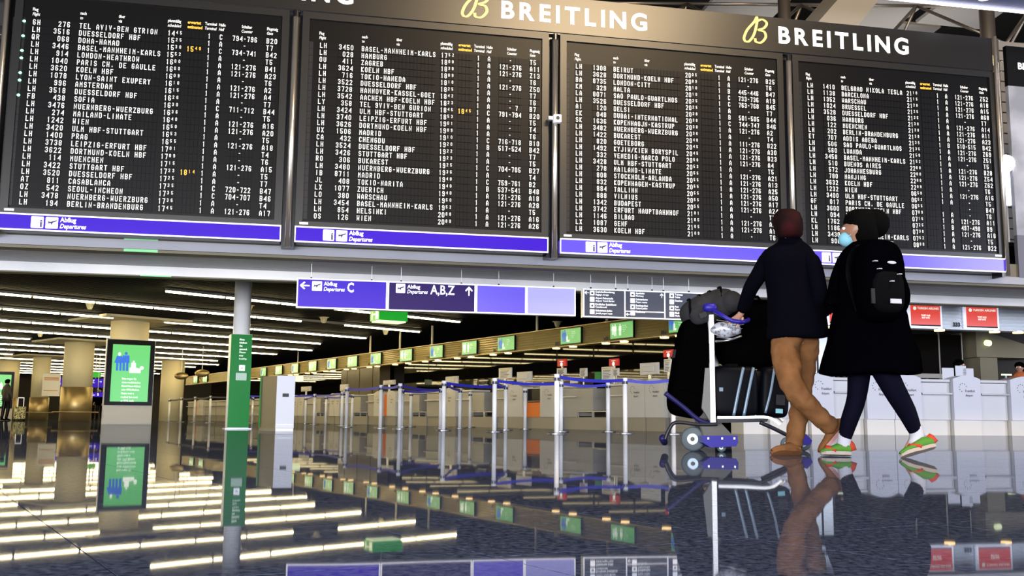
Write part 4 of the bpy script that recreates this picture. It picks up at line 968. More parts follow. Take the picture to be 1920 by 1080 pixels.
# cream slanted roof girder
P = [aty(1528, 48, 17.5), aty(1602, 56, 17.5), aty(1680, -40, 17.5), aty(1605, -40, 17.5)]
g = G(); v = [tuple(p) for p in P]+[tuple(p+Vector((.1, 1.2, .5))) for p in P]; g.add(v, [(0, 1, 2, 3), (7, 6, 5, 4), (0, 4, 5, 1), (1, 5, 6, 2), (2, 6, 7, 3), (3, 7, 4, 0)])
tag(g.build('roof_girder', 'roof_beam'), 'broad cream slanted girder above the header', 'girder')
# blue lit channel crossing top right
s0, z0 = onboard(1650, -8, -.9); s1, z1 = onboard(1990, 36, -.9)
t = thing('lighting_channel', 'blue-grey ceiling channel with white light edge at the top right', 'light', (0, 13.3, 0), AU)
dz = z0-6.9; zc = z0+.22
G().box(s0-3, s1+1, -.0, .55, zc+.04, zc+.3).build('channel', 'channel_blue', t); G().box(s0-3, s1+1, .53, .555, zc+.0, zc+.04).build('light_edge', 'led_white', t)
G().tube([(onboard(1863, 8, -.9)[0], .2, zc+.01), (onboard(1863, 8, -.9)[0], .2, zc+.04)], .09, 16).build('downlight', 'led_white', t)
# banner on the right
t = thing('advertising_banner', 'tall grey seascape banner with black top at the right edge', 'banner', (0, 14.5, 0), AU)
sl_, zt = onboard(1880, 85, .3); zb = onboard(1900, 520, .3)[1]; z2 = onboard(1885, 160, .3)[1]; z3 = onboard(1895, 440, .3)[1]
G().box(sl_+.06, sl_+3, 0, .08, z3, z2).build('picture', 'banner_sky', t); G().box(sl_+.06, sl_+3, 0, .08, z2, zt).build('black_top', 'banner_black', t); mat('banner_low', (.09, .09, .12), .6); G().box(sl_+.06, sl_+3, 0, .08, zb, z3).build('lower_panel', 'banner_low', t)
g = G(); text(g, 'BREITLING', sl_+.27, zt-.40, .11, -.005, off=.03); g.build('lettering', 'icon_white', t)
# flood lamp
p = aty(1887, 306, 16.2); t = thing('flood_lamp', 'glaring white flood lamp right of the fourth board', 'lamp', (p.x, p.y, p.z), math.radians(0))
G().tube([(0, 0, 0), (0, .03, 0), (0, .16, 0)], [.15, .16, .09], 20).build('housing', 'alu', t); G().tube([(0, -.012, 0), (0, 0, 0)], .14, 20).build('lens', 'flood', t); G().box(-.06, .06, .02, .08, -.72, -.14).build('ballast_box', 'daylight_pane', t); G().tube([(0, .1, .05), (0, .1, 1.8)], .02, 8).build('stem', 'alu', t)
# cream louvre screen between board and banner
t = thing('louvre_screen', 'cream horizontal louvres seen between the last board and the banner', 'screen wall', (0, 17.5, 0), AU)
mat('blind', (.22, .20, .175), .7); me = G().box(10.2, 11.6, 0, .03, 0, .19).mesh('slat', 'blind')
for k in range(20):
    o = bpy.data.objects.new('slat', me); COL.objects.link(o); o.parent = t; o.location = (0, 0, 3.7+.22*k)
G().box(10.15, 10.2, 0, .1, 3.65, 8.1).build('upright', 'roof_tube', t); G().box(11.6, 11.65, 0, .1, 3.65, 8.1).build('upright', 'roof_tube', t)
# far wall of the upper hall, and a lit window left of the boards
g = G().box(-30, 30, 34, 34.3, 3.5, 12); tag(g.build('wall_back.001', 'wall_dark'), kind='structure')
a = aty(0, 105, 20); t = thing('lit_window', 'pale blue lit window left of the first board', 'window', (a.x-.6, 20, a.z-.5)); G().box(0, .65, 0, .05, -1.2, .4).build('pane', 'daylight_pane', t); G().box(-.05, .7, .03, .06, -1.25, .45).build('frame', 'bezel', t)
# ceiling sprinklers / loudspeakers of the hall
for k, (x, y) in enumerate(((466, 583), (607, 604), (168, 578), (1045, 612), (723, 626), (75, 630))):
    p = atz(x, y, 3.05); t = thing('ceiling_fitting', 'pale round fitting on the dark ceiling, '+('right of the silver column', 'left of the green exit box', 'above the large green screen', 'over the left end of the grey directory', 'below the exit box', 'at the far left')[k], 'fitting', (p.x, p.y, 0))
    G().tube([(0, 0, 3.02), (0, 0, 3.06), (0, 0, ZC)], [.05, .07, .12], 12).build('cone', 'cream', t); G().tube([(0, 0, ZC-.01), (0, 0, ZC)], .16, 12).build('plate', 'cream', t)
for k, (x, y, Y) in enumerate(((340, 705, 44), (379, 700, 42))):
    p = aty(x, y, Y); t = thing('hanging_mirror', 'round convex safety mirror under the ceiling, '+('left', 'right')[k]+' of two left of the green stand', 'mirror', (p.x, p.y, p.z)); G().ball((0, 0, 0), .32, .12, .16, 16, 8).build('bowl', 'brass', t, smooth=True); G().tube([(0, 0, .1), (0, 0, ZC-p.z)], .015, 6).build('stem', 'alu', t)
# ---------------------------------------------------------------- people
def body_skin(nodes, edges, root, m, parent, name='body', sub=1):
    me = bpy.data.meshes.new(name); me.from_pydata([tuple(n[0]) for n in nodes], edges, []); me.materials.append(MAT[m])
    o = bpy.data.objects.new(name, me); COL.objects.link(o); o.parent = parent
    md = o.modifiers.new('skin', 'SKIN'); md.use_smooth_shade = True
    if not me.skin_vertices: pass
    sv = me.skin_vertices[0].data
    for i, n in enumerate(nodes): sv[i].radius = (n[1], n[1]); sv[i].use_root = (i == root)
    s = o.modifiers.new('sub', 'SUBSURF'); s.levels = sub; s.render_levels = sub
    return o
def smooth_tube(pts, rad, ry=None, seg=16, n=5, ref=None):
    P = []; R = []; Q = []; m = len(pts); ry = ry or rad
    for i in range(m-1):
        p0, p1, p2, p3 = [Vector(pts[max(0, min(m-1, j))]) for j in (i-1, i, i+1, i+2)]
        for t in range(n):
            t /= n; P.append(.5*((2*p1)+(p2-p0)*t+(2*p0-5*p1+4*p2-p3)*t*t+(3*p1-p0-3*p2+p3)*t**3)); R.append(rad[i]*(1-t)+rad[i+1]*t); Q.append(ry[i]*(1-t)+ry[i+1]*t)
    P.append(Vector(pts[-1])); R.append(rad[-1]); Q.append(ry[-1])
    return G().tube(P, R, seg, Q, ref=ref)
def person_graph(J, hand_curl, bare=True):
    """J: joint -> world point. One connected figure; fingers branch from each palm."""
    nodes = []; idx = {}; edges = []
    def nd(k, p, r): idx[k] = len(nodes); nodes.append((Vector(p), r))
    def ed(a, b): edges.append((idx[a], idx[b]))
    nd('pel', J['pel'], .095); nd('waist', J['pel'].lerp(J['chest'], .5), .10); nd('chest', J['chest'], .105); nd('neck', J['neck'], .05)
    nd('jaw', J['head']-Vector((0, 0, .05)), .068); nd('skull', J['head']+Vector((0, 0, .02)), .088); nd('crown', J['head']+Vector((0, 0, .075)), .062)
    for a, b in (('pel', 'waist'), ('waist', 'chest'), ('chest', 'neck'), ('neck', 'jaw'), ('jaw', 'skull'), ('skull', 'crown')): ed(a, b)
    f = J['face'].normalized(); nd('nose', J['head']+f*.115-Vector((0, 0, .005)), .012); ed('skull', 'nose')
    sd = f.cross(Vector((0, 0, 1)))
    for q in (-1, 1): nd('ear%d' % q, J['head']+sd*q*.095+Vector((0, 0, .0)), .014); ed('skull', 'ear%d' % q)
    for s in 'LR':
        nd('sh'+s, J['sh'+s], .036); nd('el'+s, J['el'+s], .038); nd('wr'+s, J['wr'+s], .026); nd('pm'+s, J['pm'+s], .030)
        ed('chest', 'sh'+s); ed('sh'+s, 'el'+s); ed('el'+s, 'wr'+s); ed('wr'+s, 'pm'+s)
        if not bare: 
            nd('hp'+s, J['hp'+s], .05); nd('kn'+s, J['kn'+s], .038); nd('an'+s, J['an'+s], .022); nd('toe'+s, J['toe'+s], .012)
            ed('pel', 'hp'+s); ed('hp'+s, 'kn'+s); ed('kn'+s, 'an'+s); ed('an'+s, 'toe'+s); continue
        d = (J['pm'+s]-J['wr'+s]).normalized(); sdv = d.cross(Vector((0, 1, 0))).normalized(); dn = d.cross(sdv).normalized()
        if dn.z > 0: dn = -dn
        for q, (o, L) in enumerate(((-.03, .062), (-.01, .075), (.01, .07), (.03, .055))):
            a = J['pm'+s]+dn.cross(d)*o+d*.03; b = a+d*L*.5+dn*hand_curl*.02; c = b+d*L*.25+dn*hand_curl*.035
            for n2, p, r in (('a', a, .0105), ('b', b, .0095), ('c', c, .008)): nd('f%s%d%s' % (s, q, n2), p, r)
            ed('pm'+s, 'f%s%da' % (s, q)); ed('f%s%da' % (s, q), 'f%s%db' % (s, q)); ed('f%s%db' % (s, q), 'f%s%dc' % (s, q))
        a = J['wr'+s].lerp(J['pm'+s], .6)+dn.cross(d)*.035; b = a+d*.04+dn*.03
        nd('t%sa' % s, a, .012); nd('t%sb' % s, b, .009); ed('pm'+s, 't%sa' % s); ed('t%sa' % s, 't%sb' % s)
        nd('hp'+s, J['hp'+s], .05); nd('kn'+s, J['kn'+s], .038); nd('an'+s, J['an'+s], .022); nd('toe'+s, J['toe'+s], .012)
        ed('pel', 'hp'+s); ed('hp'+s, 'kn'+s); ed('kn'+s, 'an'+s); ed('an'+s, 'toe'+s)
    return nodes, edges, idx['pel']
def shoe(heel, toe, ank, w, m, parent, sole_m, name='shoe'):
    heel, toe, ank = Vector(heel), Vector(toe), Vector(ank); d = toe-heel; L = d.length; d.normalize(); side = d.cross(ank-heel).normalized(); up = side.cross(d).normalized()
    if up.z < 0: up = -up
    # heights along the shoe
    sec = [(0, .055, .8), (.08, .075, .95), (.25, .085, 1), (.45, .07, .95), (.65, .052, 1.08), (.85, .042, 1.0), (.97, .030, .7), (1.02, .02, .35)]
    v = []; seg = 14
    for t, h, ww in sec:
        c = heel+d*(L*t)+up*(h/2+.012)
        for k in range(seg):
            a = 2*math.pi*k/seg; v.append(c+side*(w*ww*math.cos(a))+up*(h/2*math.sin(a)))
    n = len(sec); g = G(); g.add(v, [(i*seg+k, i*seg+(k+1) % seg, (i+1)*seg+(k+1) % seg, (i+1)*seg+k) for i in range(n-1) for k in range(seg)]+[tuple(range(seg)), tuple((n-1)*seg+k for k in range(seg-1, -1, -1))])
    s = g.build(name, m, parent, smooth=True)
    P = [(-.01, -.55), (-.02, 0), (-.01, .55), (.2, .8), (.4, .75), (.65, 1.0), (.85, .85), (1.0, .4), (1.03, 0), (1.0, -.4), (.85, -.85), (.65, -1.0), (.4, -.75), (.2, -.8)]
    v = [heel+d*(L*t)+side*(w*1.05*q)+up*hh for hh in (0, .024) for t, q in P]; n = len(P)
    g = G(); g.add(v, [tuple(range(n)), tuple(range(2*n-1, n-1, -1))]+[(i, (i+1) % n, (i+1) % n+n, i+n) for i in range(n)]); g.build('sole', sole_m, s)
    return s, d, side, up, heel, L
# --- walker 1: dark coat, tan trousers, pushing the cart
A = lambda x, y, Y: aty(x, y, Y)
p = A(1495, 850, 7.2); W1 = thing('person', 'person with dark red hair, black coat and tan trousers pushing the cart', 'person', (0, 0, 0))
J = dict(pel=A(1494, 632, 7.22), chest=A(1480, 505, 7.2), neck=A(1482, 458, 7.2), head=A(1478, 424, 7.17), face=Vector((-.55, .83, 0)),
         shL=A(1442, 480, 7.28), elL=A(1408, 540, 7.38), wrL=A(1391, 586, 7.55), pmL=A(1383, 596, 7.62), shR=A(1522, 482, 7.1), elR=A(1533, 560, 7.05), wrR=A(1512, 600, 7.40), pmR=A(1500, 606, 7.46),
         hpL=A(1476, 645, 7.2), knL=A(1489, 727, 7.05), anL=A(1556, 803, 7.2), toeL=A(1546, 842, 7.2), hpR=A(1512, 645, 7.28), knR=A(1503, 735, 7.3), anR=A(1490, 832, 7.25), toeR=A(1455, 846, 7.15))
# the trailing leg's knee sits forward of the hip
n_, e_, r_ = person_graph(J, 1.0); body_skin(n_, e_, r_, 'skin', W1)
def ring(px, py, hw, Y, ry): a = A(px, py, Y); return (a.x, a.y, a.z, hw/1850*Y*1.0, ry)
g = G().loft([ring(1497, 635, 56, 7.2, .17), ring(1497, 633, 56.5, 7.2, .17), ring(1495, 610, 56, 7.2, .175), ring(1492, 575, 52, 7.2, .165), ring(1488, 540, 49, 7.2, .155), ring(1484, 510, 50, 7.2, .15), ring(1480, 488, 53, 7.2, .145), ring(1479, 473, 51, 7.2, .13), ring(1480, 462, 38, 7.2, .11), ring(1481, 455, 22, 7.2, .085), ring(1482, 446, 17, 7.2, .075)], 32)
CO = g.build('coat', 'coat_black', W1, smooth=True)
smooth_tube([A(1458, 478, 7.24), A(1440, 487, 7.26), A(1424, 514, 7.3), A(1407, 542, 7.38), A(1393, 580, 7.54)], [.045, .064, .062, .056, .046]).build('sleeve', 'coat_black', CO, smooth=True)
smooth_tube([A(1504, 480, 7.14), A(1521, 490, 7.1), A(1532, 525, 7.05), A(1535, 562, 7.08), A(1514, 598, 7.38)], [.045, .062, .06, .056, .046]).build('sleeve', 'coat_black', CO, smooth=True)
G().tube([A(1462, 452, 7.2)+Vector((0, 0, 0)), A(1482, 443, 7.13), A(1500, 452, 7.2)], .022, 10).build('collar', 'coat_black', CO, smooth=True)
T = smooth_tube([A(1480, 622, 7.2), A(1472, 655, 7.17), A(1478, 695, 7.1), A(1490, 730, 7.04), A(1522, 768, 7.1), A(1560, 802, 7.18)], [.115, .108, .095, .082, .075, .068], n=6).build('trouser_leg', 'trousers', W1, smooth=True)
smooth_tube([A(1508, 622, 7.28), A(1510, 660, 7.3), A(1507, 700, 7.32), A(1502, 740, 7.3), A(1496, 785, 7.27), A(1488, 838, 7.23)], [.11, .095, .085, .075, .068, .066], n=6).build('trouser_leg', 'trousers', W1, smooth=True)
shoe(A(1501, 851, 7.2), A(1449, 851, 7.10), A(1490, 832, 7.25), .043, 'suede', W1, 'suede')
s_, *_r = shoe(A(1588, 797, 7.22), A(1541, 851, 7.14), A(1556, 800, 7.2), .043, 'suede', W1, 'sole_pink')
h = A(1476, 421, 7.17)
g = G(); g.loft([(h.x+.01, h.y-.012, h.z-.105, .075, .07), (h.x+.008, h.y-.02, h.z-.085, .094, .09), (h.x+.004, h.y-.015, h.z-.03, .104, .105), (h.x, h.y-.008, h.z+.03, .107, .112), (h.x, h.y, h.z+.08, .092, .098), (h.x-.002, h.y+.005, h.z+.108, .06, .065), (h.x, h.y+.005, h.z+.118, .02, .02)], 24)
g.build('hair', 'hair_red', W1, smooth=True)
for q in (-1, 1):
    f = J['face'].normalized(); sd = f.cross(Vector((0, 0, 1))); e = J['head']+f*.083+sd*q*.032+Vector((0, 0, .01)); G().ball(e, .012, .012, .009, 10, 6).build('eye', 'icon_white', W1, smooth=True)
f = J['face'].normalized(); m0 = J['head']+f*.09-Vector((0, 0, .055)); sd = f.cross(Vector((0, 0, 1))); G().tube([m0-sd*.025, m0+f*.006, m0+sd*.025], .006, 8).build('mouth', 'sole_pink', W1, smooth=True)
# --- walker 2: black coat, backpack, mask, bright running shoes
W2 = thing('person', 'person in long black coat with pale blue face mask and bright running shoes', 'person', (0, 0, 0)); Y2 = 6.88
J = dict(pel=A(1630, 625, Y2), chest=A(1622, 510, Y2), neck=A(1614, 466, Y2), head=A(1605, 431, Y2), face=Vector((-.93, .25, -.05)),
         shL=A(1584, 488, Y2+.1), elL=A(1570, 545, Y2+.16), wrL=A(1562, 572, Y2+.05), pmL=A(1557, 578, Y2), shR=A(1660, 490, Y2-.1), elR=A(1692, 560, Y2-.08), wrR=A(1668, 605, Y2-.1), pmR=A(1655, 612, Y2-.1),
         hpL=A(1612, 640, Y2+.05), knL=A(1604, 745, Y2+.05), anL=A(1584, 826, Y2+.1), toeL=A(1560, 846, Y2+.1), hpR=A(1648, 640, Y2-.05), knR=A(1680, 735, Y2-.05), anR=A(1716, 812, Y2-.03), toeR=A(1695, 846, Y2-.05))
n_, e_, r_ = person_graph(J, 1.2, False); body_skin(n_, e_, r_, 'skin_dark', W2)
for sx in 'LR':                       # gloved hands, five fingers each
    w0, p0 = J['wr'+sx], J['pm'+sx]; d = (p0-w0).normalized(); q = d.cross(Vector((0, 1, 0))).normalized(); q2 = q.cross(d).normalized(); nn = [(w0, .034), (p0, .042)]; ee = [(0, 1)]
    for k, o in enumerate((-.03, -.01, .01, .03, .036)):
        a = p0+q2*o+d*(.03 if k < 4 else -.0); b = a+d*.02+Vector((0, 0, -.018)); c = b-d*.01+Vector((0, 0, -.02)); i = len(nn); nn += [(a, .014), (b, .013), (c, .011)]; ee += [(1, i), (i, i+1), (i+1, i+2)]
    body_skin(nn, ee, 0, 'coat_dark', W2, 'glove')
def ring2(px, py, hw, ry): return ring(px, py, hw, Y2, ry)
g = G().loft([ring2(1630, 703, 93, .30), ring2(1630, 701, 94, .30), ring2(1631, 675, 87, .28), ring2(1631, 645, 80, .25), ring2(1631, 610, 72, .22), ring2(1630, 575, 62, .19), ring2(1628, 545, 54, .17), ring2(1624, 515, 50, .165), ring2(1620, 494, 48, .15), ring2(1619, 482, 46, .14), ring2(1619, 471, 37, .12), ring2(1620, 461, 29, .11), ring2(1621, 452, 24, .09)], 32)
CO = g.build('coat', 'coat_dark', W2, smooth=True)
smooth_tube([A(1587, 490, Y2+.08), A(1574, 522, Y2+.12), A(1567, 548, Y2+.14), A(1561, 574, Y2+.02)], [.066, .064, .06, .058]).build('sleeve', 'coat_dark', CO, smooth=True)
smooth_tube([A(1662, 492, Y2-.08), A(1680, 525, Y2-.1), A(1690, 562, Y2-.1), A(1668, 606, Y2-.1)], [.068, .064, .058, .05]).build('sleeve', 'coat_dark', CO, smooth=True)
smooth_tube([A(1612, 680, Y2+.05), A(1606, 745, Y2+.05), A(1592, 790, Y2+.07), A(1584, 822, Y2+.1)], [.085, .065, .058, .042]).build('legging', 'leggings', W2, smooth=True)
smooth_tube([A(1650, 680, Y2-.05), A(1678, 733, Y2-.07), A(1700, 772, Y2-.05), A(1716, 808, Y2-.03)], [.09, .075, .064, .044]).build('legging', 'leggings', W2, smooth=True)
smooth_tube([A(1584, 813, Y2+.1), A(1582, 838, Y2+.1)], [.044, .05]).build('sock', 'sock', W2, smooth=True); smooth_tube([A(1715, 800, Y2-.03), A(1719, 818, Y2-.03), A(1712, 836, Y2-.05)], [.046, .05, .04]).build('sock', 'sock', W2, smooth=True)
for hl, to, an in ((A(1595, 854, Y2+.08), A(1540, 853, Y2+.12), A(1584, 826, Y2+.1)), (A(1753, 840, Y2-.08), A(1691, 857, Y2-.1), A(1720, 808, Y2-.03))):
    s_, d, side, up, hh, L = shoe(hl, to, an, .046, 'shoe_green', W2, 'shoe_sole', 'running_shoe')
    g = G().tube([hh+d*.0+up*.03, hh+d*.01+up*.07, hh+d*.02+up*.09], [.046, .044, .036], 12, [.03, .03, .025]); g.build('heel_counter', 'shoe_red', s_, smooth=True)
    g = G().tube([hh+d*.10+up*.025, hh+d*.14+up*.045, hh+d*.17+up*.05], [.05, .05, .046], 12, [.02, .02, .02], ref=side); g.build('side_band', 'shoe_red', s_, smooth=True)
h = A(1616, 423, Y2)
g = G(); g.loft([(h.x+.01, h.y, h.z-.13, .075, .07), (h.x+.01, h.y, h.z-.09, .098, .095), (h.x+.0, h.y, h.z-.03, .105, .11), (h.x-.012, h.y, h.z+.03, .112, .115), (h.x-.01, h.y, h.z+.08, .10, .10), (h.x-.005, h.y, h.z+.108, .07, .07), (h.x, h.y, h.z+.118, .02, .02)], 24)
H = g.build('hair', 'hair_black', W2, smooth=True); b = A(1642, 419, Y2); G().ball((b.x, b.y, b.z), .095, .09, .105, 16, 10).build('hair_bun', 'hair_black', H, smooth=True)
f = J['face'].normalized(); sd = f.cross(Vector((0, 0, 1))); m0 = J['head']+f*.062-Vector((0, 0, .062))
g = G().ball((0, 0, 0), .062, .056, .056, 16, 10); g.xf(Matrix.Translation(m0)); MK = g.build('face_mask', 'mask_blue', W2, smooth=True)
g = G().tube([m0+sd*-.05, J['head']-sd*.098+Vector((0, 0, .0))], .003, 6); g.build('ear_loop', 'mask_blue', MK)
for q in (-1, 1): e = J['head']+f*.083+sd*q*.032+Vector((0, 0, .012)); G().ball(e, .012, .012, .009, 10, 6).build('eye', 'icon_white', W2, smooth=True)
# backpack
c = A(1648, 527, Y2-.27); BP = thing('backpack', 'black backpack with small pale logos on the back of the walker', 'backpack', tuple(c), math.radians(14))
G().ball((0, 0, 0), .165, .12, .28, 24, 14, 3.2).build('main_bag', 'coat_dark', BP, smooth=True); G().ball((0, -.075, -.08), .125, .06, .15, 20, 10, 3.2).build('front_pocket', 'pack_dark', BP, smooth=True)
g = G(); g.ball((.02, -.122, .11), .035, .004, .010, 12, 6); g.build('logo_print', 'sock', BP); G().box(-.03, .05, -.166, -.158, -.17, -.14).build('logo_patch', 'sock', BP); G().box(-.14, -.115, -.12, -.11, -.17, -.07).build('reflector', 'pack_grey', BP)
for q in ((-.09, .06), (.0, -.02), (-.12, .11), (.06, .03)): G().box(q[0]-.012, q[0]+.012, -.155, -.13, q[1]-.003, q[1]+.003).build('zip_pull', 'sock', BP)
for sx in (-.1, .09): smooth_tube([Vector((sx, .06, .25)), Vector((sx, .16, .20)), Vector((sx, .2, .05)), Vector((sx, .1, -.2))], [.022]*4, [.008]*4).build('strap', 'pack_dark', BP, smooth=True)
# ---------------------------------------------------------------- luggage cart
CT = thing('luggage_cart', 'steel airport luggage cart with blue bumpers loaded with dark luggage', 'cart', (0, 0, 0))
def tb(pts, r, nm, m, par=CT, ry=None): return smooth_tube([Vector(p) for p in pts], [r]*len(pts), [ry or r]*len(pts), 10, 5).build(nm, m, par, smooth=True)
YC = 7.75
# handle post: flat upright panel
a = A(1319, 790, YC); b = A(1340, 790, YC); c_ = A(1340, 592, YC); d_ = A(1326, 592, YC)
def panel(P, dy, nm, m, par=CT):
    v = [tuple(p) for p in P]+[tuple(p+Vector((0, dy, 0))) for p in P]; n = len(P)
    return G().add(v, [tuple(range(n)), tuple(range(2*n-1, n-1, -1))]+[(i, i+n, (i+1) % n+n, (i+1) % n) for i in range(n)]).build(nm, m, par)
panel([A(1333, 792, YC), A(1342, 792, YC), A(1338, 590, YC), A(1330, 590, YC)], .06, 'upright_post', 'post_white')
panel([A(1316, 765, YC+.02), A(1333, 792, YC+.02), A(1330, 690, YC+.02), A(1322, 690, YC+.02)], .04, 'gusset', 'dull_grey')
panel([A(1342, 792, YC+.5), A(1350, 792, YC+.5), A(1346, 600, YC+.5), A(1339, 600, YC+.5)], .05, 'upright_post', 'post_base')
hb = tb([A(1331, 578, YC+.02), A(1352, 590, YC-.1), A(1372, 601, YC-.13), A(1395, 603, YC-.12), A(1400, 597, YC+.3), A(1352, 588, YC+.52)], .017, 'handle_bar', 'cart_blue')
G().ball(tuple(A(1331, 577, YC+.02)), .055, .05, .035, 14, 8, 3).build('handle_cap', 'cart_blue', CT, smooth=True)
# platform rails
tb([A(1345, 783, YC), A(1390, 783, YC), A(1440, 783, YC-.02), A(1463, 797, YC-.05)], .012, 'platform_rail', 'post_white')
tb([A(1345, 776, YC+.5), A(1390, 776, YC+.5), A(1445, 777, YC+.5), A(1468, 790, YC+.45)], .012, 'platform_rail', 'post_white')
panel([A(1345, 793, YC+.02), A(1345, 784, YC+.02), A(1442, 784, YC+.02), A(1438, 791, YC+.02)], .5, 'platform', 'cart_dark')
for dy in (0, .5): tb([A(1425, 792, YC+dy), A(1450, 803, YC+dy), A(1478, 817, YC+dy)], .016, 'rear_strut', 'cart_dark')
# sloping front ramp that carries the tall bag
for dy in (.05, .5): tb([A(1247, 737, YC+dy), A(1280, 762, YC+dy), A(1312, 788, YC+dy), A(1340, 795, YC+dy)], .019, 'front_ramp_rail', 'cart_navy')
tb([A(1252, 743, YC+.05), A(1250, 741, YC+.5)], .014, 'ramp_cross_bar', 'cart_dark')
# curved nose with front bumper
for dy in (0, .5): tb([A(1345, 795, YC+dy), A(1310, 796, YC+dy), A(1268, 792, YC+dy), A(1254, 806, YC+dy), A(1247, 825, YC+dy)], .015, 'nose_tube', 'cart_dark')
tb([A(1243, 822, YC+.02), A(1246, 828, YC+.5)], .032, 'nose_bumper', 'cart_navy')
# wheel housing and bumper
panel([A(1320, 818, YC-.12), A(1375, 818, YC-.12), A(1352, 793, YC+.05), A(1312, 790, YC+.05)], .06, 'wheel_cover', 'dull_grey')
g = G(); P = [A(1317, 817, YC-.16), A(1318, 830, YC-.16), A(1332, 839, YC-.16), A(1380, 837, YC-.16), A(1384, 830, YC-.16), A(1383, 817, YC-.16)]
panel(P, .16, 'side_bumper', 'cart_blue'); 
for xx in (1328, 1354, 1377): q = A(xx, 822, YC-.165); G().box(q.x-.006, q.x+.006, q.y-.004, q.y, q.z-.008, q.z+.008).build('bumper_mark', 'icon_white', CT)
P = [A(1486, 820, YC+.3), A(1486, 834, YC+.3), A(1520, 834, YC+.3), A(1523, 826, YC+.3), A(1512, 814, YC+.3)]; panel(P, .14, 'side_bumper', 'cart_blue')
def wheel(px, py, Y, r, w, nm='wheel'):
    q = A(px, py, Y); q.z = r; wv = Vector((math.sin(math.radians(20)), math.cos(math.radians(20)), 0))
    wl = G().tube([q-wv*w*.5, q-wv*w*.4, q+wv*w*.4, q+wv*w*.5], [r*.86, r, r, r*.86], 28).build(nm, 'tyre', CT, smooth=True)
    G().tube([q-wv*w*.62, q-wv*w*.45], [r*.45, r*.5], 20).build('hub_cap', 'hub', wl)
    G().tube([q-wv*w*.66, q-wv*w*.6], [r*.15, r*.2], 12).build('axle', 'bezel', wl)
wheel(1300, 822, YC+.08, .095, .06); wheel(1306, 822, YC+.52, .095, .06); wheel(1353, 838, YC-.05, .035, .04, 'caster'); wheel(1478, 828, YC+.05, .06, .05, 'caster'); wheel(1506, 830, YC+.42, .06, .05, 'caster')
# basket behind the handle
for k in range(5):
    tb([A(1344, 600+8*k, YC-.02), A(1370, 603+8*k, YC-.1), A(1398-k*3, 600+8*k, YC-.06)], .004, 'basket_wire', 'post_base')
tb([A(1342, 640, YC-.02), A(1365, 638, YC-.1), A(1390, 630, YC-.06)], .008, 'basket_rim', 'post_base')
def folds(o, size, k):
    tx_ = bpy.data.textures.get('cloth_folds_%g' % size) or bpy.data.textures.new('cloth_folds_%g' % size, 'CLOUDS'); tx_.noise_scale = size; tx_.noise_depth = 0
    sb = o.modifiers.new('sub', 'SUBSURF'); sb.levels = 1; sb.render_levels = 1
    d = o.modifiers.new('folds', 'DISPLACE'); d.texture = tx_; d.strength = k; d.mid_level = .5; d.texture_coords = 'GLOBAL'
for o in W1.children:
    if o.name.startswith('trouser'): folds(o, .055, .02)
    if o.name.startswith('coat'): folds(o, .16, .03)
for o in W2.children:
    if o.name.startswith('coat'): folds(o, .2, .035)
# --- the luggage
def blob(nm, lab, cat, c, rx, ry, rz, m, tilt=0, rz_=0, pw=3.5):
    t = thing(nm, lab, cat, tuple(c)); t.rotation_euler = (0, tilt, rz_)
    G().ball((0, 0, 0), rx, ry, rz, 28, 18, pw).build('shell', m, t, smooth=True); return t
t = blob('suitcase', 'black hard suitcase with two pale ribs standing on the cart platform', 'suitcase', A(1372, 735, YC+.2), .19, .14, .205, 'luggage', .0, 0, 6)
for x in (.02, .1):
    g = smooth_tube([Vector((x+.045, -.139, .19)), Vector((x, -.146, -.0)), Vector((x-.04, -.139, -.19))], [.012]*3, [.008]*3).build('rib', 'luggage_rib', t, smooth=True)
g = G(); g.box(-.13, -.10, -.146, -.14, .0, .03); g.build('maker_mark', 'luggage_rib', t); G().box(-.05, .05, -.03, .03, .2, .225).build('carry_handle', 'pack_dark', t, bevel=.008)
t = blob('suitcase', 'navy suitcase with a pale label at the rear of the cart', 'suitcase', A(1446, 736, YC+.22), .115, .15, .2, 'luggage', .06, 0, 6)
smooth_tube([Vector((-.02, -.15, .19)), Vector((-.045, -.156, 0)), Vector((-.08, -.15, -.17))], [.01]*3, [.006]*3).build('rib', 'luggage_rib', t, smooth=True)
G().box(.0, .07, -.158, -.15, -.10, -.02).build('address_label', 'pack_grey', t); G().box(.0, .055, -.158, -.15, -.165, -.13).build('pale_sticker', 'mask_blue', t)
t = blob('travel_bag', 'tall black soft suitcase leaning on the front of the cart', 'suitcase', A(1297, 690, YC+.2), .155, .17, .40, 'luggage_fabric', math.radians(10), 0, 4.5)
G().box(-.10, .1, -.178, -.168, -.2, .2).build('front_pocket', 'luggage_fabric', t, bevel=.01); G().box(-.165, -.15, -.05, .05, .05, .12).build('side_handle', 'pack_grey', t, bevel=.008)
t = blob('garment_bag', 'black bag lying across the cart behind the handle', 'bag', A(1402, 630, YC+.32), .26, .15, .27, 'luggage_fabric', 0, 0, 4)
G().tube([Vector((-.1, -.1, .26)), Vector((-.05, -.12, .31)), Vector((.06, -.12, .31)), Vector((.1, -.1, .25))], .012, 8).build('carry_handle', 'luggage_fabric', t, smooth=True)
t = thing('rucksack', 'grey ribbed rucksack lying on top of the cart luggage', 'backpack', tuple(A(1328, 578, YC+.2))); t.rotation_euler = (0, math.radians(-22), 0)
G().ball((0, 0, 0), .235, .17, .125, 26, 16, 2.8).build('main_bag', 'pack_grey', t, smooth=True)
for k in range(4): smooth_tube([Vector((-.19+.09*k, -.14, -.02)), Vector((-.17+.09*k, -.15, .05)), Vector((-.13+.09*k, -.08, .115)), Vector((-.12+.09*k, .05, .125))], [.009]*4).build('seam', 'pack_dark', t, smooth=True)
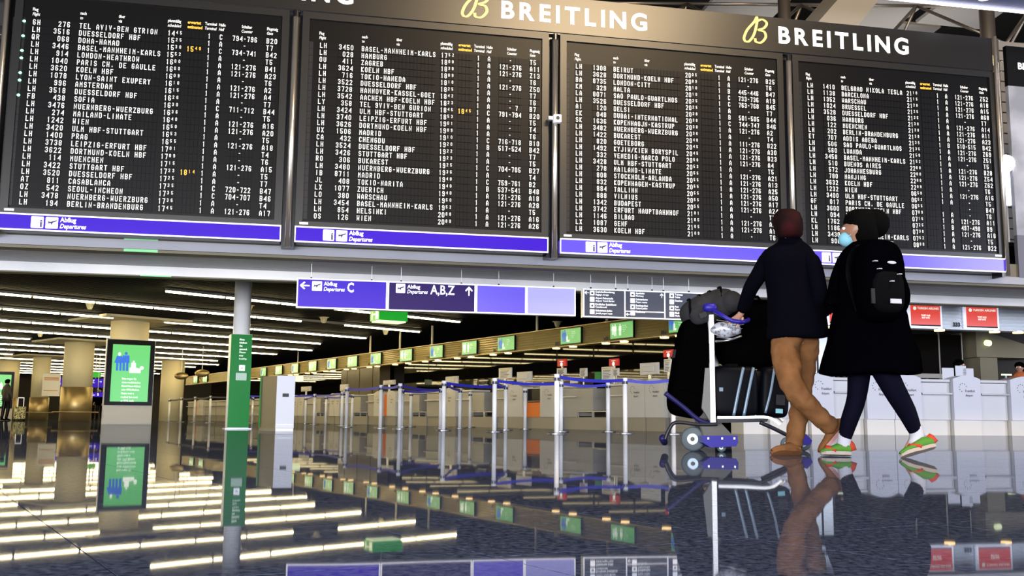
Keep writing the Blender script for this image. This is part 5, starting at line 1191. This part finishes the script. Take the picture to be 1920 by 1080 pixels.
G().ball((-.08, -.13, -.03), .12, .05, .075, 18, 10, 3).build('front_pocket', 'pack_grey', t, smooth=True); G().box(-.13, -.07, -.185, -.17, -.06, -.02).build('badge', 'bezel', t)
G().ball((.16, -.10, -.02), .10, .10, .09, 18, 10).build('top_flap', 'pack_grey', t, smooth=True)
q = A(1362, 618, YC-.05); t = thing('plastic_bag', 'crumpled clear plastic bag in the wire basket by the hand', 'bag', tuple(q)); rr = random.Random(4)
g = G().ball((0, 0, 0), .12, .06, .062, 30, 18); g.v = [tuple(c*(1+.1*math.sin(31*v[0]+17*v[2])*math.cos(43*v[2]-11*v[1])) for c in v) for v in g.v]; g.build('film', 'plastic_clear', t, smooth=True); g = G().ball((.05, -.02, .03), .05, .03, .03, 10, 8); g.v = [tuple(c*(1+rr.uniform(-.12, .12)) for c in v) for v in g.v]; g.build('knot', 'plastic_clear', t)
# ---------------------------------------------------------------- background people
def simple_person(x, y, rz, hgt, lab, coat, trous, skin='skin', hair='hair_black', sit=None, arms=0.):
    k = hgt/1.75; t = thing('person', lab, 'person', (x, y, 0), rz)
    V_ = lambda a, b, c: Vector((a*k, b*k, c*k))
    J = dict(pel=V_(0, 0, .95), chest=V_(0, 0, 1.3), neck=V_(0, 0, 1.5), head=V_(0, -.01, 1.62), face=Vector((0, -1, 0)), shL=V_(-.18, 0, 1.41), elL=V_(-.24, .02, 1.13), wrL=V_(-.22, -.1-arms, .92+arms), pmL=V_(-.21, -.14-arms, .87+arms),
             shR=V_(.18, 0, 1.41), elR=V_(.24, .02, 1.13), wrR=V_(.22, -.1-arms, .92+arms), pmR=V_(.21, -.14-arms, .87+arms), hpL=V_(-.09, 0, .9), knL=V_(-.1, -.04, .5), anL=V_(-.11, .02, .09), toeL=V_(-.12, -.12, .03), hpR=V_(.09, 0, .9), knR=V_(.1, .03, .5), anR=V_(.11, .08, .09), toeR=V_(.12, -.06, .03))
    n_, e_, r_ = person_graph(J, 1.); body_skin(n_, e_, r_, skin, t)
    c = G().loft([(0, 0, .80*k, .21*k, .15*k), (0, 0, 1.0*k, .19*k, .14*k), (0, 0, 1.2*k, .185*k, .135*k), (0, 0, 1.38*k, .2*k, .125*k), (0, 0, 1.45*k, .15*k, .10*k), (0, 0, 1.52*k, .07*k, .07*k)], 20).build('coat', coat, t, smooth=True)
    for s in 'LR': smooth_tube([J['sh'+s], J['el'+s], J['wr'+s]], [.065*k, .058*k, .045*k]).build('sleeve', coat, c, smooth=True); smooth_tube([J['hp'+s], J['kn'+s], J['an'+s]], [.10*k, .075*k, .058*k]).build('trouser_leg', trous, t, smooth=True); shoe(J['an'+s]+Vector((0, .05, -.08*k)), J['toe'+s]+Vector((0, -.06, -.03*k)), J['an'+s], .042, 'bezel', t, 'bezel')
    h = J['head']; G().loft([(h.x, h.y+.03, h.z-.07, .07, .06), (h.x, h.y+.025, h.z-.02, .097, .09), (h.x, h.y+.012, h.z+.05, .10, .105), (h.x, h.y, h.z+.10, .075, .08), (h.x, h.y, h.z+.125, .02, .02)], 18).build('hair', hair, t, smooth=True)
    for q in (-1, 1): G().ball((h.x+q*.032, h.y-.085, h.z+.01), .011, .008, .008, 8, 6).build('eye', 'icon_white', t)
    G().tube([(h.x-.025, h.y-.082, h.z-.055), (h.x, h.y-.09, h.z-.056), (h.x+.025, h.y-.082, h.z-.055)], .006, 6).build('mouth', 'sole_pink', t)
    return t
p = atz(20, 789.2); p = Vector((-.508*42, 42, 0)); simple_person(p.x, p.y, math.radians(150), 1.74, 'traveller in dark coat with a patterned case before the far left screen', 'wall_dark', 'bezel')
p2 = Vector((-.496*42, 41.7, 0)); t = thing('trolley_case', 'small patterned trolley case beside the far left traveller', 'suitcase', (p2.x+.25, p2.y, 0), .3)
G().box(-.22, .22, -.13, .13, .05, .58).build('shell', 'pattern', t, bevel=.04)
for sx in (-.17, .17): G().tube([(sx-.02, 0, .03), (sx+.02, 0, .03)], .03, 12).build('wheel', 'bezel', t)
g = G(); g.box(-.12, -.10, .1, .12, .55, .95); g.box(.10, .12, .1, .12, .55, .95); g.box(-.12, .12, .1, .12, .93, .96); g.build('pull_handle', 'alu', t)
simple_person(-.523*41, 41, math.radians(120), 1.6, 'traveller cut by the left edge of the frame in dark clothes', 'wall_dark', 'bezel')
simple_person(-.4225*52, 52, 0, 1.75, 'distant dark-clad person, left one right of the brass-clad column', 'coat_dark', 'bezel'); simple_person(-.414*53, 53, 0, 1.7, 'distant dark-clad person, right one before the large screen', 'coat_dark', 'bezel')
qx, qz = onQ(1798, 690, .9); q = Q0-N*.9+U*qx; simple_person(q.x, q.y, math.radians(60), 1.55, 'staff member with dark hair and mask behind the right counter', 'luggage', 'bezel', arms=.1)
qx, qz = onQ(1912, 690, .9); q = Q0-N*.9+U*qx; simple_person(q.x, q.y, math.radians(-40), 1.52, 'staff member in rust orange jacket at the right edge', 'jacket_orange', 'bezel', arms=.1)
# remaining small lamps: row of lights behind the right counters
q0 = Q0-N*3.0
for k, (a, y) in enumerate(((1565, 702), (1718, 703), (1740, 704), (1855, 702), (1888, 704))):
    x, z = onQ(a, y, 3.0); t = thing('ceiling_tube', 'short warm light bar low behind the right counters, '+ORD[k]+' from the left', 'light', (q0.x, q0.y, 0), AU, 'light bars behind the right counters')
    G().box(x-.13, x+.13, 0, .03, z, z+.035).build('tube', 'exit_glow', t); G().box(x-.02, x+.02, .03, .06, 0, z+.03).build('bracket', 'alu', t)
